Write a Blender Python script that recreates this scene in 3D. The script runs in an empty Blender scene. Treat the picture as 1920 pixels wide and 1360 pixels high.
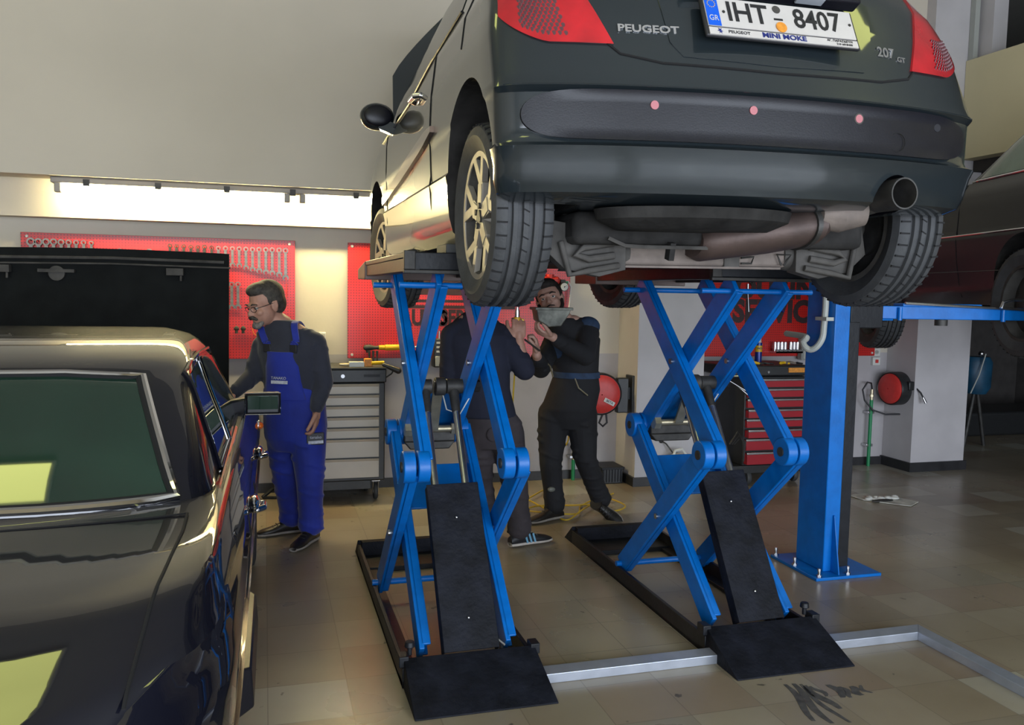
import bpy, bmesh, math, random
from mathutils import Vector, Matrix, Quaternion
random.seed(7)
V = Vector
PI = math.pi
SC = bpy.context.scene
COL = SC.collection

# ---------------------------------------------------------------- camera
FPX, H = 1594.155, 1.6
PITCH, ROLL, YAW = (math.radians(a) for a in (4.8436, 1.0339, 16.2595))
_f = V((math.sin(YAW)*math.cos(PITCH), math.cos(YAW)*math.cos(PITCH), -math.sin(PITCH)))
_r = V((math.cos(YAW), -math.sin(YAW), 0))
_u = _r.cross(_f)
RIGHT = math.cos(ROLL)*_r + math.sin(ROLL)*_u
UP = -math.sin(ROLL)*_r + math.cos(ROLL)*_u
EYE = V((0, 0, H))
cam = bpy.data.cameras.new('camera')
cam.sensor_width = 36; cam.lens = FPX*36/1920; cam.clip_end = 100
co = bpy.data.objects.new('camera', cam); COL.objects.link(co)
m = Matrix.Identity(4)
for i in range(3):
    m[i][0] = RIGHT[i]; m[i][1] = UP[i]; m[i][2] = -_f[i]; m[i][3] = EYE[i]
co.matrix_world = m
SC.camera = co

def at(px, py, Y=None, z=None, x=None):
    """world point that the photograph shows at px,py on a known wall, floor or side plane"""
    d = _f + (px-960)/FPX*RIGHT - (py-680)/FPX*UP
    if Y is not None: t = Y/d.y
    elif z is not None: t = (z-H)/d.z
    else: t = x/d.x
    return EYE + t*d

# ---------------------------------------------------------------- materials
MATS = {}
def mat(name, color, rough=.5, metal=0, coat=0, emit=None, es=0, noise=0, nscale=8, bump=0, bscale=60, spec=.5, alpha=1, trans=0, sheen=0, crough=.03):
    if name in MATS: return MATS[name]
    m = bpy.data.materials.new(name); m.use_nodes = True
    nt = m.node_tree; b = nt.nodes['Principled BSDF']
    c = tuple(color)+(1,)
    b.inputs['Base Color'].default_value = c
    b.inputs['Roughness'].default_value = rough
    b.inputs['Metallic'].default_value = metal
    b.inputs['Coat Weight'].default_value = coat
    b.inputs['Coat Roughness'].default_value = crough
    b.inputs['Specular IOR Level'].default_value = spec
    b.inputs['Alpha'].default_value = alpha
    b.inputs['Transmission Weight'].default_value = trans
    b.inputs['Sheen Weight'].default_value = sheen
    if emit:
        b.inputs['Emission Color'].default_value = tuple(emit)+(1,)
        b.inputs['Emission Strength'].default_value = es
    if noise:
        tc = nt.nodes.new('ShaderNodeTexCoord'); n = nt.nodes.new('ShaderNodeTexNoise')
        n.inputs['Scale'].default_value = nscale; n.inputs['Detail'].default_value = 5
        nt.links.new(tc.outputs['Object'], n.inputs['Vector'])
        r = nt.nodes.new('ShaderNodeValToRGB')
        r.color_ramp.elements[0].position = .3; r.color_ramp.elements[1].position = .7
        r.color_ramp.elements[0].color = tuple(max(0, x*(1-noise)) for x in color)+(1,)
        r.color_ramp.elements[1].color = tuple(min(1, x*(1+noise)) for x in color)+(1,)
        nt.links.new(n.outputs['Fac'], r.inputs['Fac']); nt.links.new(r.outputs['Color'], b.inputs['Base Color'])
    if bump:
        tc = nt.nodes.new('ShaderNodeTexCoord'); n = nt.nodes.new('ShaderNodeTexNoise')
        n.inputs['Scale'].default_value = bscale; n.inputs['Detail'].default_value = 4
        nt.links.new(tc.outputs['Object'], n.inputs['Vector'])
        bp = nt.nodes.new('ShaderNodeBump'); bp.inputs['Strength'].default_value = bump; bp.inputs['Distance'].default_value = .01
        nt.links.new(n.outputs['Fac'], bp.inputs['Height']); nt.links.new(bp.outputs['Normal'], b.inputs['Normal'])
    MATS[name] = m
    return m

M = dict(
 wall=mat('wall_paint_cream', (.58,.53,.44), .75, noise=.05, nscale=2, bump=.08, bscale=40),
 wallup=mat('wall_paint_upper', (.56,.50,.41), .7, noise=.05, nscale=1.2),
 walllow=mat('wall_paint_grey', (.40,.375,.38), .6, noise=.1, nscale=3, bump=.08, bscale=30),
 colmn=mat('column_paint', (.48,.455,.46), .6, noise=.08, nscale=3, bump=.1, bscale=25),
 parapet=mat('parapet_paint', (.62,.55,.35), .8, noise=.04, nscale=2),
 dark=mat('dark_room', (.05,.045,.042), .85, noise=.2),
 ceil=mat('ceiling_paint', (.42,.41,.38), .9, noise=.03),
 skirt=mat('skirting_black', (.02,.02,.022), .45, noise=.3, bump=.1),
 blue=mat('lift_blue_paint', (.0,.125,.46), .36, noise=.12, nscale=14, bump=.05, bscale=80, spec=.4),
 blued=mat('lift_blue_worn', (.0,.09,.30), .45, noise=.25, nscale=10, bump=.1, bscale=60),
 black=mat('black_paint', (.009,.010,.013), .42, spec=.3, noise=.3, nscale=12, bump=.08, bscale=50),
 ramp=mat('black_checker_ramp', (.007,.008,.013), .62, spec=.18, noise=.6, nscale=9, bump=.35, bscale=45),
 steel=mat('brushed_steel', (.55,.55,.56), .28, 1, noise=.1, nscale=20),
 chrome=mat('chrome', (.8,.8,.82), .07, 1),
 zinc=mat('zinc_gold', (.50,.44,.30), .4, .85, noise=.2, nscale=15),
 galv=mat('galvanised_trim', (.42,.45,.52), .35, .6, noise=.1, nscale=12),
 iron=mat('dark_iron', (.05,.048,.045), .55, .5, noise=.3, nscale=20, bump=.1),
 rust=mat('dusty_underbody_metal', (.16,.13,.112), .75, .1, noise=.25, nscale=12, bump=.15, bscale=60),
 under=mat('grimy_underbody', (.022,.021,.020), .85, spec=.2, noise=.5, nscale=9, bump=.3, bscale=30),
 under2=mat('grimy_grey_metal', (.062,.058,.053), .75, .1, spec=.3, noise=.4, nscale=10, bump=.2, bscale=30),
 muffler=mat('muffler_metal', (.085,.058,.05), .55, .4, noise=.3, nscale=7, bump=.1),
 rubber=mat('tyre_rubber', (.040,.042,.045), .68, noise=.2, nscale=15, bump=.12, bscale=90),
 groove=mat('tyre_groove', (.008,.008,.009), .9, noise=.2),
 alloy=mat('alloy_wheel', (.27,.245,.21), .5, .4, noise=.12, nscale=20),
 paint207=mat('dark_green_metallic', (.015,.021,.025), .34, .2, coat=1, spec=.2, noise=.05, nscale=500, crough=.04),
 plastic=mat('bumper_plastic', (.008,.008,.012), .34, spec=.3, noise=.1, nscale=30, bump=.04, bscale=200),
 paint1=mat('midnight_blue_paint', (.004,.0045,.010), .45, 0, coat=1, spec=.08, noise=.04, nscale=400, crough=.02),
 paint3=mat('black_car_paint', (.005,.005,.008), .35, .1, coat=.55, noise=.04, nscale=400, crough=.16, spec=.2),
 glass=mat('tinted_glass', (.008,.030,.020), .03, 0, coat=.6, noise=.3, nscale=2, spec=.6),
 glassd=mat('dark_side_glass', (.006,.010,.009), .06, 0, noise=.2, nscale=3, spec=.12),
 toolsteel=mat('tool_steel', (.19,.18,.17), .45, .8, noise=.25, nscale=30),
 glass3=mat('green_glass', (.10,.17,.115), .04, 0, coat=.8, noise=.2, nscale=3),
 seam=mat('panel_gap', (.002,.002,.003), .9, noise=.1),
 white=mat('white_plastic', (.62,.62,.58), .4, noise=.03),
 plate=mat('number_plate', (.52,.49,.47), .4, noise=.03, nscale=30),
 ink=mat('black_ink', (.012,.012,.015), .5, noise=.1),
 navyink=mat('navy_ink', (.01,.02,.16), .5, noise=.1),
 eublue=mat('plate_blue', (.0,.09,.60), .4, noise=.05),
 orange=mat('orange_sticker', (.65,.25,.03), .5, noise=.2, nscale=60),
 pink=mat('pink_sensor', (.40,.13,.15), .5, noise=.1),
 reel=mat('reel_red', (.55,.035,.03), .42, noise=.08, nscale=30, bump=.1, bscale=150),
 drawer=mat('drawer_red', (.34,.012,.022), .35, noise=.05, coat=.3),
 drawg=mat('drawer_grey', (.46,.42,.36), .45, .15, noise=.04, nscale=5),
 cart=mat('cart_black', (.018,.019,.02), .4, noise=.15, nscale=30),
 board=mat('peg', (.5,.02,.02), .4),
 letter=mat('board_letter_black', (.03,.012,.014), .5, noise=.3, nscale=60),
 pipeg=mat('green_pipe', (.01,.20,.07), .45, noise=.1),
 cable=mat('yellow_cable', (.62,.42,.03), .5, noise=.1),
 yellow=mat('yellow_tool', (.70,.42,.01), .4, noise=.1),
 skin=mat('skin', (.42,.22,.155), .55, noise=.12, nscale=25),
 skin2=mat('skin_pale', (.46,.27,.205), .55, noise=.1, nscale=25),
 hair1=mat('greying_brown_hair', (.045,.038,.03), .7, noise=.5, nscale=60, bump=.4, bscale=150),
 hair2=mat('dark_brown_hair', (.014,.010,.008), .7, noise=.5, nscale=60, bump=.4, bscale=150),
 greybeard=mat('grey_beard', (.18,.16,.145), .8, noise=.4, nscale=80, bump=.3, bscale=200),
 overall=mat('royal_blue_cotton', (.008,.022,.26), .8, noise=.25, nscale=5, bump=.35, bscale=18, sheen=.2),
 sweater=mat('slate_navy_jersey', (.022,.024,.038), .9, noise=.2, nscale=8, bump=.25, bscale=20, sheen=.2),
 navy=mat('dark_navy_sweater', (.010,.012,.026), .9, noise=.2, nscale=8, bump=.25, bscale=20),
 trous=mat('charcoal_trousers', (.042,.034,.038), .9, noise=.25, nscale=6, bump=.3, bscale=20),
 coverall=mat('black_coverall', (.007,.007,.009), .85, noise=.3, nscale=6, bump=.35, bscale=18),
 denim=mat('blue_shoulder_panel', (.016,.035,.075), .85, noise=.3, nscale=20),
 shoe=mat('black_shoe_leather', (.014,.012,.011), .4, noise=.3, nscale=20),
 sole=mat('grey_sole', (.30,.27,.24), .7, noise=.2, nscale=20),
 solew=mat('white_sole', (.62,.56,.50), .7, noise=.15, nscale=20),
 stripe=mat('light_blue_stripe', (.15,.35,.50), .6, noise=.1),
 lens=mat('lens_glass', (.3,.3,.3), .05, alpha=.25, noise=.05),
 pale=mat('pale_grey_box', (.36,.37,.34), .5, noise=.05),
 tarp=mat('blue_plastic', (.005,.05,.10), .5, noise=.3, nscale=8),
 amber=mat('amber_lens', (.65,.12,.01), .15, coat=.6, noise=.1),
 print_=mat('white_print', (.5,.52,.6), .6, noise=.2, nscale=60),
 paper=mat('paper_sheet', (.55,.55,.50), .7, noise=.3, nscale=14),
 grey=mat('grey_metal_tray', (.16,.165,.14), .55, .3, noise=.6, nscale=14, bump=.15),
 can=mat('can_blue', (.01,.03,.22), .3, .2, noise=.1),
 mirror=mat('mirror_glass', (.5,.52,.58), .03, 1),
 batten=mat('lamp_housing', (.32,.29,.25), .5, noise=.1),
)

def nodes_of(m): return m.node_tree, m.node_tree.nodes['Principled BSDF']

# pegboard: red sheet with small square holes
def peg():
    m = M['board']; nt, b = nodes_of(m)
    tc = nt.nodes.new('ShaderNodeTexCoord'); sep = nt.nodes.new('ShaderNodeSeparateXYZ')
    nt.links.new(tc.outputs['Object'], sep.inputs[0])
    def frac(o):
        a = nt.nodes.new('ShaderNodeMath'); a.operation = 'MULTIPLY'; a.inputs[1].default_value = 1/.021
        f = nt.nodes.new('ShaderNodeMath'); f.operation = 'FRACT'; c = nt.nodes.new('ShaderNodeMath'); c.operation = 'LESS_THAN'; c.inputs[1].default_value = .42
        nt.links.new(o, a.inputs[0]); nt.links.new(a.outputs[0], f.inputs[0]); nt.links.new(f.outputs[0], c.inputs[0]); return c.outputs[0]
    mu = nt.nodes.new('ShaderNodeMath'); mu.operation = 'MULTIPLY'
    nt.links.new(frac(sep.outputs[0]), mu.inputs[0]); nt.links.new(frac(sep.outputs[2]), mu.inputs[1])
    mix = nt.nodes.new('ShaderNodeMix'); mix.data_type = 'RGBA'
    mix.inputs['A'].default_value = (.56,.016,.012,1); mix.inputs['B'].default_value = (.20,.012,.012,1)
    nt.links.new(mu.outputs[0], mix.inputs['Factor']); nt.links.new(mix.outputs['Result'], b.inputs['Base Color'])
    b.inputs['Roughness'].default_value = .33
peg()

def floor_mat():
    m = mat('vinyl_floor_tiles', (.3,.27,.2), .3); nt, b = nodes_of(m)
    N = nt.nodes.new; L = nt.links.new
    tc = N('ShaderNodeTexCoord'); mp = N('ShaderNodeMapping'); L(tc.outputs['Object'], mp.inputs['Vector'])
    mp.inputs['Scale'].default_value = (1/.31, 1/.31, 1)
    vf = N('ShaderNodeVectorMath'); vf.operation = 'FLOOR'; L(mp.outputs[0], vf.inputs[0])
    wn = N('ShaderNodeTexWhiteNoise'); wn.noise_dimensions = '2D'; L(vf.outputs[0], wn.inputs['Vector'])
    ramp = N('ShaderNodeValToRGB'); e = ramp.color_ramp
    e.interpolation = 'CONSTANT'
    e.elements[0].position = 0; e.elements[0].color = (.315,.272,.200,1)
    e.elements[1].position = .45; e.elements[1].color = (.34,.298,.225,1)
    for p, c in ((.70,(.285,.252,.192,1)), (.84,(.305,.245,.182,1)), (.93,(.43,.41,.34,1))):
        q = e.elements.new(p); q.color = c
    L(wn.outputs['Value'], ramp.inputs['Fac'])
    # grime
    n = N('ShaderNodeTexNoise'); n.inputs['Scale'].default_value = .9; n.inputs['Detail'].default_value = 8; L(tc.outputs['Object'], n.inputs['Vector'])
    r2 = N('ShaderNodeValToRGB'); r2.color_ramp.elements[0].position = .3; r2.color_ramp.elements[0].color = (.66,.60,.53,1)
    r2.color_ramp.elements[1].position = .65; r2.color_ramp.elements[1].color = (1,1,1,1); L(n.outputs['Fac'], r2.inputs['Fac'])
    mul = N('ShaderNodeMix'); mul.data_type = 'RGBA'; mul.blend_type = 'MULTIPLY'; mul.inputs['Factor'].default_value = 1
    L(ramp.outputs['Color'], mul.inputs['A']); L(r2.outputs['Color'], mul.inputs['B'])
    # specks of dirt
    n3 = N('ShaderNodeTexNoise'); n3.inputs['Scale'].default_value = 13; n3.inputs['Detail'].default_value = 3; L(tc.outputs['Object'], n3.inputs['Vector'])
    r3 = N('ShaderNodeValToRGB'); r3.color_ramp.elements[0].position = .70; r3.color_ramp.elements[0].color = (0,0,0,1)
    r3.color_ramp.elements[1].position = .74; r3.color_ramp.elements[1].color = (1,1,1,1); L(n3.outputs['Fac'], r3.inputs['Fac'])
    # joints
    fr = N('ShaderNodeVectorMath'); fr.operation = 'FRACTION'; L(mp.outputs[0], fr.inputs[0])
    sp = N('ShaderNodeSeparateXYZ'); L(fr.outputs[0], sp.inputs[0])
    def lt(o):
        a = N('ShaderNodeMath'); a.operation = 'LESS_THAN'; a.inputs[1].default_value = .014; L(o, a.inputs[0]); return a.outputs[0]
    mx = N('ShaderNodeMath'); mx.operation = 'MAXIMUM'; L(lt(sp.outputs[0]), mx.inputs[0]); L(lt(sp.outputs[1]), mx.inputs[1])
    hf = N('ShaderNodeMath'); hf.operation = 'MULTIPLY'; hf.inputs[1].default_value = .38; L(mx.outputs[0], hf.inputs[0])
    m2 = N('ShaderNodeMath'); m2.operation = 'MAXIMUM'; L(hf.outputs[0], m2.inputs[0])
    r3m = N('ShaderNodeMath'); r3m.operation = 'MULTIPLY'; r3m.inputs[1].default_value = .8; L(r3.outputs['Color'], r3m.inputs[0]); L(r3m.outputs[0], m2.inputs[1])
    fin = N('ShaderNodeMix'); fin.data_type = 'RGBA'; L(m2.outputs[0], fin.inputs['Factor'])
    L(mul.outputs['Result'], fin.inputs['A']); fin.inputs['B'].default_value = (.055,.045,.035,1)
    L(fin.outputs['Result'], b.inputs['Base Color'])
    rr = N('ShaderNodeMapRange'); L(n.outputs['Fac'], rr.inputs['Value']); rr.inputs['To Min'].default_value = .38; rr.inputs['To Max'].default_value = .2
    L(rr.outputs[0], b.inputs['Roughness'])
    return m
M['floor'] = floor_mat()

def lamp_glow(name, col, s):
    m = mat(name, col, .5, emit=col, es=s, noise=.02); return m
M['tube'] = lamp_glow('fluorescent_tube', (1,.84,.42), 78)
M['panel'] = lamp_glow('ceiling_light_diffuser', (.95,1,.30), 4.6)
M['tail'] = mat('tail_lamp_red', (.42,.004,.010), .15, coat=1, noise=.25, nscale=9, bump=.12, bscale=25)

# ---------------------------------------------------------------- mesh builder
def basis(d):
    d = V(d).normalized()
    a = V((0,0,1)) if abs(d.z) < .95 else V((1,0,0))
    s = d.cross(a).normalized(); return s, s.cross(d).normalized(), d

class MB:
    def __init__(s): s.v = []; s.f = []; s.m = []; s.cm = 0
    def add(s, vs, fs):
        o = len(s.v); s.v += [tuple(v) for v in vs]; s.f += [tuple(i+o for i in f) for f in fs]; s.m += [s.cm]*len(fs); return s
    def box(s, c, sz, R=None):
        c = V(c); h = V(sz)/2
        vs = []
        for k in range(8):
            p = V((h.x*(1 if k&1 else -1), h.y*(1 if k&2 else -1), h.z*(1 if k&4 else -1)))
            if R is not None: p = R @ p
            vs.append(c+p)
        return s.add(vs, [(0,2,3,1),(4,5,7,6),(0,1,5,4),(2,6,7,3),(0,4,6,2),(1,3,7,5)])
    def mm(s, lo, hi):
        lo, hi = V(lo), V(hi); return s.box((lo+hi)/2, hi-lo)
    def beam(s, a, b, w, h, side=None):
        """bar from a to b; w across 'side', h across the other"""
        a, b = V(a), V(b); d = (b-a).normalized()
        if side is None: sd, u, _ = basis(d)
        else:
            sd = V(side); sd = (sd-d*sd.dot(d)).normalized(); u = sd.cross(d)
        vs = []
        for p in (a, b):
            for i, j in ((-1,-1),(1,-1),(1,1),(-1,1)): vs.append(p+sd*i*w/2+u*j*h/2)
        return s.add(vs, [(0,3,2,1),(4,5,6,7),(0,1,5,4),(1,2,6,5),(2,3,7,6),(3,0,4,7)])
    def cyl(s, a, b, r, r2=None, n=20, caps=True):
        a, b = V(a), V(b); r2 = r if r2 is None else r2
        x, y, d = basis(b-a); vs = []
        for p, q in ((a, r), (b, r2)):
            for k in range(n):
                t = 2*PI*k/n; vs.append(p+x*math.cos(t)*q+y*math.sin(t)*q)
        fs = [(k, n+k, n+(k+1)%n, (k+1)%n) for k in range(n)]
        if caps: fs += [tuple(range(n)), tuple(range(2*n-1, n-1, -1))]
        return s.add(vs, fs)
    def tube(s, pts, r, n=8, closed=False):
        pts = [V(p) for p in pts]; N = len(pts); vs = []
        rr = r if isinstance(r, (list, tuple)) else [r]*N
        px = None
        for i, p in enumerate(pts):
            if closed: d = pts[(i+1)%N]-pts[i-1]
            else: d = pts[min(i+1, N-1)]-pts[max(i-1, 0)]
            d.normalize()
            if px is None: x, y, _ = basis(d)
            else:
                x = px-d*px.dot(d)
                if x.length < 1e-5: x, y, _ = basis(d)
                x.normalize(); y = x.cross(d)
            px = x
            for k in range(n):
                t = 2*PI*k/n; vs.append(p+x*math.cos(t)*rr[i]+y*math.sin(t)*rr[i])
        fs = []
        for i in range(N if closed else N-1):
            j = (i+1)%N
            for k in range(n): fs.append((i*n+k, j*n+k, j*n+(k+1)%n, i*n+(k+1)%n))
        if not closed: fs += [tuple(range(n)), tuple(range(N*n-1, (N-1)*n-1, -1))]
        return s.add(vs, fs)
    def lathe(s, prof, o, axis, n=48, close=True):
        """prof: list of (radius, along)"""
        o = V(o); x, y, d = basis(axis); P = len(prof); vs = []
        for k in range(n):
            t = 2*PI*k/n; e = x*math.cos(t)+y*math.sin(t)
            for r, h in prof: vs.append(o+e*r+d*h)
        fs = []
        for k in range(n):
            j = (k+1)%n
            for i in range(P if close else P-1):
                q = (i+1)%P; fs.append((k*P+i, k*P+q, j*P+q, j*P+i))
        return s.add(vs, fs)
    def prism(s, poly, d, o=(0,0,0), X=(1,0,0), Y=(0,0,1)):
        """polygon in the X,Y plane at o, pushed along vector d"""
        o, X, Y, d = V(o), V(X), V(Y), V(d)
        a = [o+X*p[0]+Y*p[1] for p in poly]; n = len(a)
        vs = a+[p+d for p in a]
        fs = [tuple(range(n)), tuple(range(2*n-1, n-1, -1))]+[(k, n+k, n+(k+1)%n, (k+1)%n) for k in range(n)]
        return s.add(vs, fs)
    def ell(s, c, r, R=None, nu=14, nv=9):
        c = V(c); vs = []; fs = []
        if not hasattr(r, '__len__'): r = (r, r, r)
        for j in range(1, nv):
            ph = PI*j/nv
            for i in range(nu):
                t = 2*PI*i/nu
                p = V((r[0]*math.sin(ph)*math.cos(t), r[1]*math.sin(ph)*math.sin(t), r[2]*math.cos(ph)))
                vs.append(c+(R@p if R is not None else p))
        top = V((0,0,r[2])); vs += [c+(R@top if R is not None else top), c-(R@top if R is not None else top)]
        T = len(vs)-2
        for j in range(nv-2):
            for i in range(nu): fs.append((j*nu+i, (j+1)*nu+i, (j+1)*nu+(i+1)%nu, j*nu+(i+1)%nu))
        for i in range(nu):
            fs.append((T, i, (i+1)%nu)); fs.append((T+1, (nv-2)*nu+(i+1)%nu, (nv-2)*nu+i))
        return s.add(vs, fs)
    def limb(s, pts, n=14):
        """tapered round limb through (point, radius)"""
        for p, r in pts: s.ell(p, r, None, n, 8)
        for (a, ra), (b, rb) in zip(pts, pts[1:]): s.cyl(a, b, ra, rb, n)
        return s
    def loft(s, rings, n=20):
        """rings: (centre, half vector a, half vector b)"""
        vs = []
        for c, a, b in rings:
            c, a, b = V(c), V(a), V(b)
            for k in range(n):
                t = 2*PI*k/n; vs.append(c+a*math.cos(t)+b*math.sin(t))
        N = len(rings); fs = []
        for i in range(N-1):
            for k in range(n): fs.append((i*n+k, i*n+(k+1)%n, (i+1)*n+(k+1)%n, (i+1)*n+k))
        fs += [tuple(range(n-1, -1, -1)), tuple(range((N-1)*n, N*n))]
        return s.add(vs, fs)
    def grid(s, rows, thick=None):
        """rows of points; thick = offset vector or function for a closed slab"""
        h, w = len(rows), len(rows[0]); vs = [V(p) for r in rows for p in r]
        fs = [(i*w+j, i*w+j+1, (i+1)*w+j+1, (i+1)*w+j) for i in range(h-1) for j in range(w-1)]
        if thick is not None:
            n = len(vs); vs += [p+V(thick) for p in vs]
            fs += [(n+a, n+d, n+c, n+b) for a, b, c, d in fs]
            edge = [(0, j) for j in range(w)]+[(i, w-1) for i in range(1, h)]+[(h-1, j) for j in range(w-2, -1, -1)]+[(i, 0) for i in range(h-2, 0, -1)]
            e = [i*w+j for i, j in edge]
            for a, b in zip(e, e[1:]+e[:1]): fs.append((a, n+a, n+b, b))
        return s.add(vs, fs)
    def build(s, name, mats, parent=None, world=True, smooth=35, bevel=0, recalc=True):
        if not isinstance(mats, (list, tuple)): mats = [mats]
        off = V((0,0,0))
        if parent is not None and world:
            q = parent
            while q is not None: off += q.location; q = q.parent
        me = bpy.data.meshes.new(name)
        me.from_pydata([tuple(V(v)-off) for v in s.v], [], s.f)
        for mt in mats: me.materials.append(M[mt] if isinstance(mt, str) else mt)
        bm = bmesh.new(); bm.from_mesh(me)
        for f, k in zip(bm.faces, s.m): f.material_index = k
        if recalc: bmesh.ops.recalc_face_normals(bm, faces=bm.faces)
        if smooth:
            for f in bm.faces: f.smooth = True
            a = math.radians(smooth)
            for e in bm.edges:
                if len(e.link_faces) == 2: e.smooth = e.calc_face_angle(0) < a
        bm.to_mesh(me); bm.free()
        o = bpy.data.objects.new(name, me); COL.objects.link(o)
        if parent is not None: o.parent = parent
        if bevel:
            b = o.modifiers.new('bevel', 'BEVEL'); b.width = bevel; b.segments = 2; b.limit_method = 'ANGLE'; b.angle_limit = math.radians(40)
        return o

def tag(o, label=None, cat=None, group=None, kind=None):
    if label: o['label'] = label
    if cat: o['category'] = cat
    if group: o['group'] = group
    if kind: o['kind'] = kind
    return o
def thing(name, label, cat, loc=(0,0,0), rz=0, group=None, ry=0):
    o = bpy.data.objects.new(name, None); COL.objects.link(o); o.location = loc; o.rotation_euler = (0, ry, rz)
    o.empty_display_size = .1
    return tag(o, label, cat, group)
def struct(name, mb, m, **k):
    o = mb.build(name, m, **k); o['kind'] = 'structure'; return o
def copy_tree(o, parent=None):
    c = o.copy(); COL.objects.link(c)
    if parent is not None: c.parent = parent; c.matrix_parent_inverse = o.matrix_parent_inverse
    for ch in list(o.children): copy_tree(ch, c)
    return c
def remeshed(mb, name, mats, parent, voxel=.006, smooth_it=3, world=True, factor=.5):
    """fuse overlapping pieces into one continuous surface"""
    t = mb.build('tmp', mats, None, smooth=0)
    r = t.modifiers.new('r', 'REMESH'); r.mode = 'VOXEL'; r.voxel_size = voxel
    if smooth_it:
        s = t.modifiers.new('s', 'SMOOTH'); s.factor = factor; s.iterations = smooth_it
    dg = bpy.context.evaluated_depsgraph_get(); dg.update()
    me = bpy.data.meshes.new_from_object(t.evaluated_get(dg)); me.name = name
    bpy.data.objects.remove(t)
    off = V((0,0,0)); q = parent
    while q is not None and world: off += q.location; q = q.parent
    for v in me.vertices: v.co -= off
    me.materials.clear()
    for mt in (mats if isinstance(mats, (list, tuple)) else [mats]): me.materials.append(M[mt])
    for p in me.polygons: p.use_smooth = True; p.material_index = 0
    o = bpy.data.objects.new(name, me); COL.objects.link(o)
    if parent is not None: o.parent = parent
    return o
def text(name, body, size, m, parent, loc, X, Yv, depth=.002, align='CENTER', world=True, squeeze=1, bold=0):
    """raised lettering; X = reading direction, Yv = up of the letters"""
    c = bpy.data.curves.new(name, 'FONT'); c.body = body; c.size = size; c.extrude = depth; c.align_x = align; c.align_y = 'CENTER'
    c.offset = bold; c.resolution_u = 3
    t = bpy.data.objects.new('tmp', c); COL.objects.link(t)
    dg = bpy.context.evaluated_depsgraph_get(); dg.update()
    me = bpy.data.meshes.new_from_object(t.evaluated_get(dg)); bpy.data.objects.remove(t); me.name = name
    X, Yv = V(X).normalized(), V(Yv).normalized(); Z = X.cross(Yv)
    off = V((0,0,0)); q = parent
    while q is not None and world: off += q.location; q = q.parent
    for v in me.vertices: v.co = V(loc)-off+X*v.co.x*squeeze+Yv*v.co.y+Z*v.co.z
    me.materials.clear(); me.materials.append(M[m])
    for p in me.polygons: p.material_index = 0
    o = bpy.data.objects.new(name, me); COL.objects.link(o); o.parent = parent
    return o
# ================================================================ ROOM
WX0, WX1, WY0 = -4.2, 10.2, -3.6
ZC = 5.0
struct('floor', MB().mm((WX0,WY0,-.1), (WX1,9.6,0)), 'floor', smooth=0)
struct('ceiling', MB().mm((WX0,WY0,ZC), (WX1,9.6,ZC+.1)), 'ceil', smooth=0)
# back wall: lower grey zone, cream zone, lit band, upper wall stepping outward
struct('wall_back_lower', MB().mm((WX0,6.77,0), (5.95,6.95,1.075)), 'walllow', smooth=0)
struct('wall_back', MB().mm((WX0,6.77,1.075), (6.0,6.95,2.05)), 'wall', smooth=0)
struct('wall_back_band', MB().mm((WX0,6.6,2.05), (3.55,6.95,2.31)), 'wall', smooth=0)
struct('wall_back_upper', MB().mm((WX0,6.35,2.31), (3.55,6.95,ZC)), 'wallup', smooth=0)
struct('wall_back_right_upper', MB().mm((3.55,6.5,2.05), (6.3,6.95,ZC)), 'wallup', smooth=0)
struct('wall_left', MB().mm((WX0-.15,WY0,0), (WX0,6.95,ZC)), 'wallup', smooth=0)
struct('trim_2', MB().mm((2.93,6.37,0), (3.535,6.77,ZC)), 'colmn', smooth=0)          # middle pillar
struct('trim_3', MB().mm((5.70,6.39,0), (6.30,6.95,ZC)), 'colmn', smooth=0)           # right pillar
struct('baseboard_back', MB().mm((WX0,6.75,0), (2.93,6.77,.075)).mm((3.535,6.75,0), (5.70,6.77,.075)), 'skirt', smooth=0)
struct('baseboard_pillar', MB().mm((2.91,6.35,0), (3.555,6.37,.075)).mm((2.91,6.37,0), (2.93,6.77,.075)).mm((3.535,6.37,0),(3.555,6.77,.075)), 'skirt', smooth=0)
struct('baseboard_column', MB().mm((5.68,6.37,0), (6.32,6.39,.085)).mm((5.68,6.39,0), (5.70,6.77,.085)), 'skirt', smooth=0)
# mezzanine parapet and dark store room under it
struct('wall_mezzanine', MB().mm((6.05,-1.0,2.85), (6.20,6.385,3.72)), 'parapet', smooth=0)
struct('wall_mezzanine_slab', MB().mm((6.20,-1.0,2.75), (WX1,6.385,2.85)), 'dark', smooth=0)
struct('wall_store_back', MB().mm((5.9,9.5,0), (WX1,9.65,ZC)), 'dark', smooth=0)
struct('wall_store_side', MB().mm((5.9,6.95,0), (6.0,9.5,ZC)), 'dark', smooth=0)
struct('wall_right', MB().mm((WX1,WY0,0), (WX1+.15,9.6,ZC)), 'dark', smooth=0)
a = at(1835,60,Y=6.36); b = at(1861,60,Y=6.36)
struct('trim_4', MB().mm((a.x,6.2,3.3), (b.x,6.385,ZC)), 'colmn', smooth=0)
a = at(1822,60,Y=6.36); struct('trim_5', MB().mm((a.x,6.33,3.3), (a.x+.05,6.385,ZC)), 'pale', smooth=0)
# street side: wall with two wide door openings
f = MB()
f.mm((WX0,WY0-.15,3.2), (WX1,WY0,ZC)); f.mm((WX0,WY0-.15,0), (-3.6,WY0,3.2)); f.mm((1.6,WY0-.15,0), (2.2,WY0,3.2)); f.mm((7.4,WY0-.15,0), (WX1,WY0,3.2))
struct('wall_front', f, 'wall', smooth=0)
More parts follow.
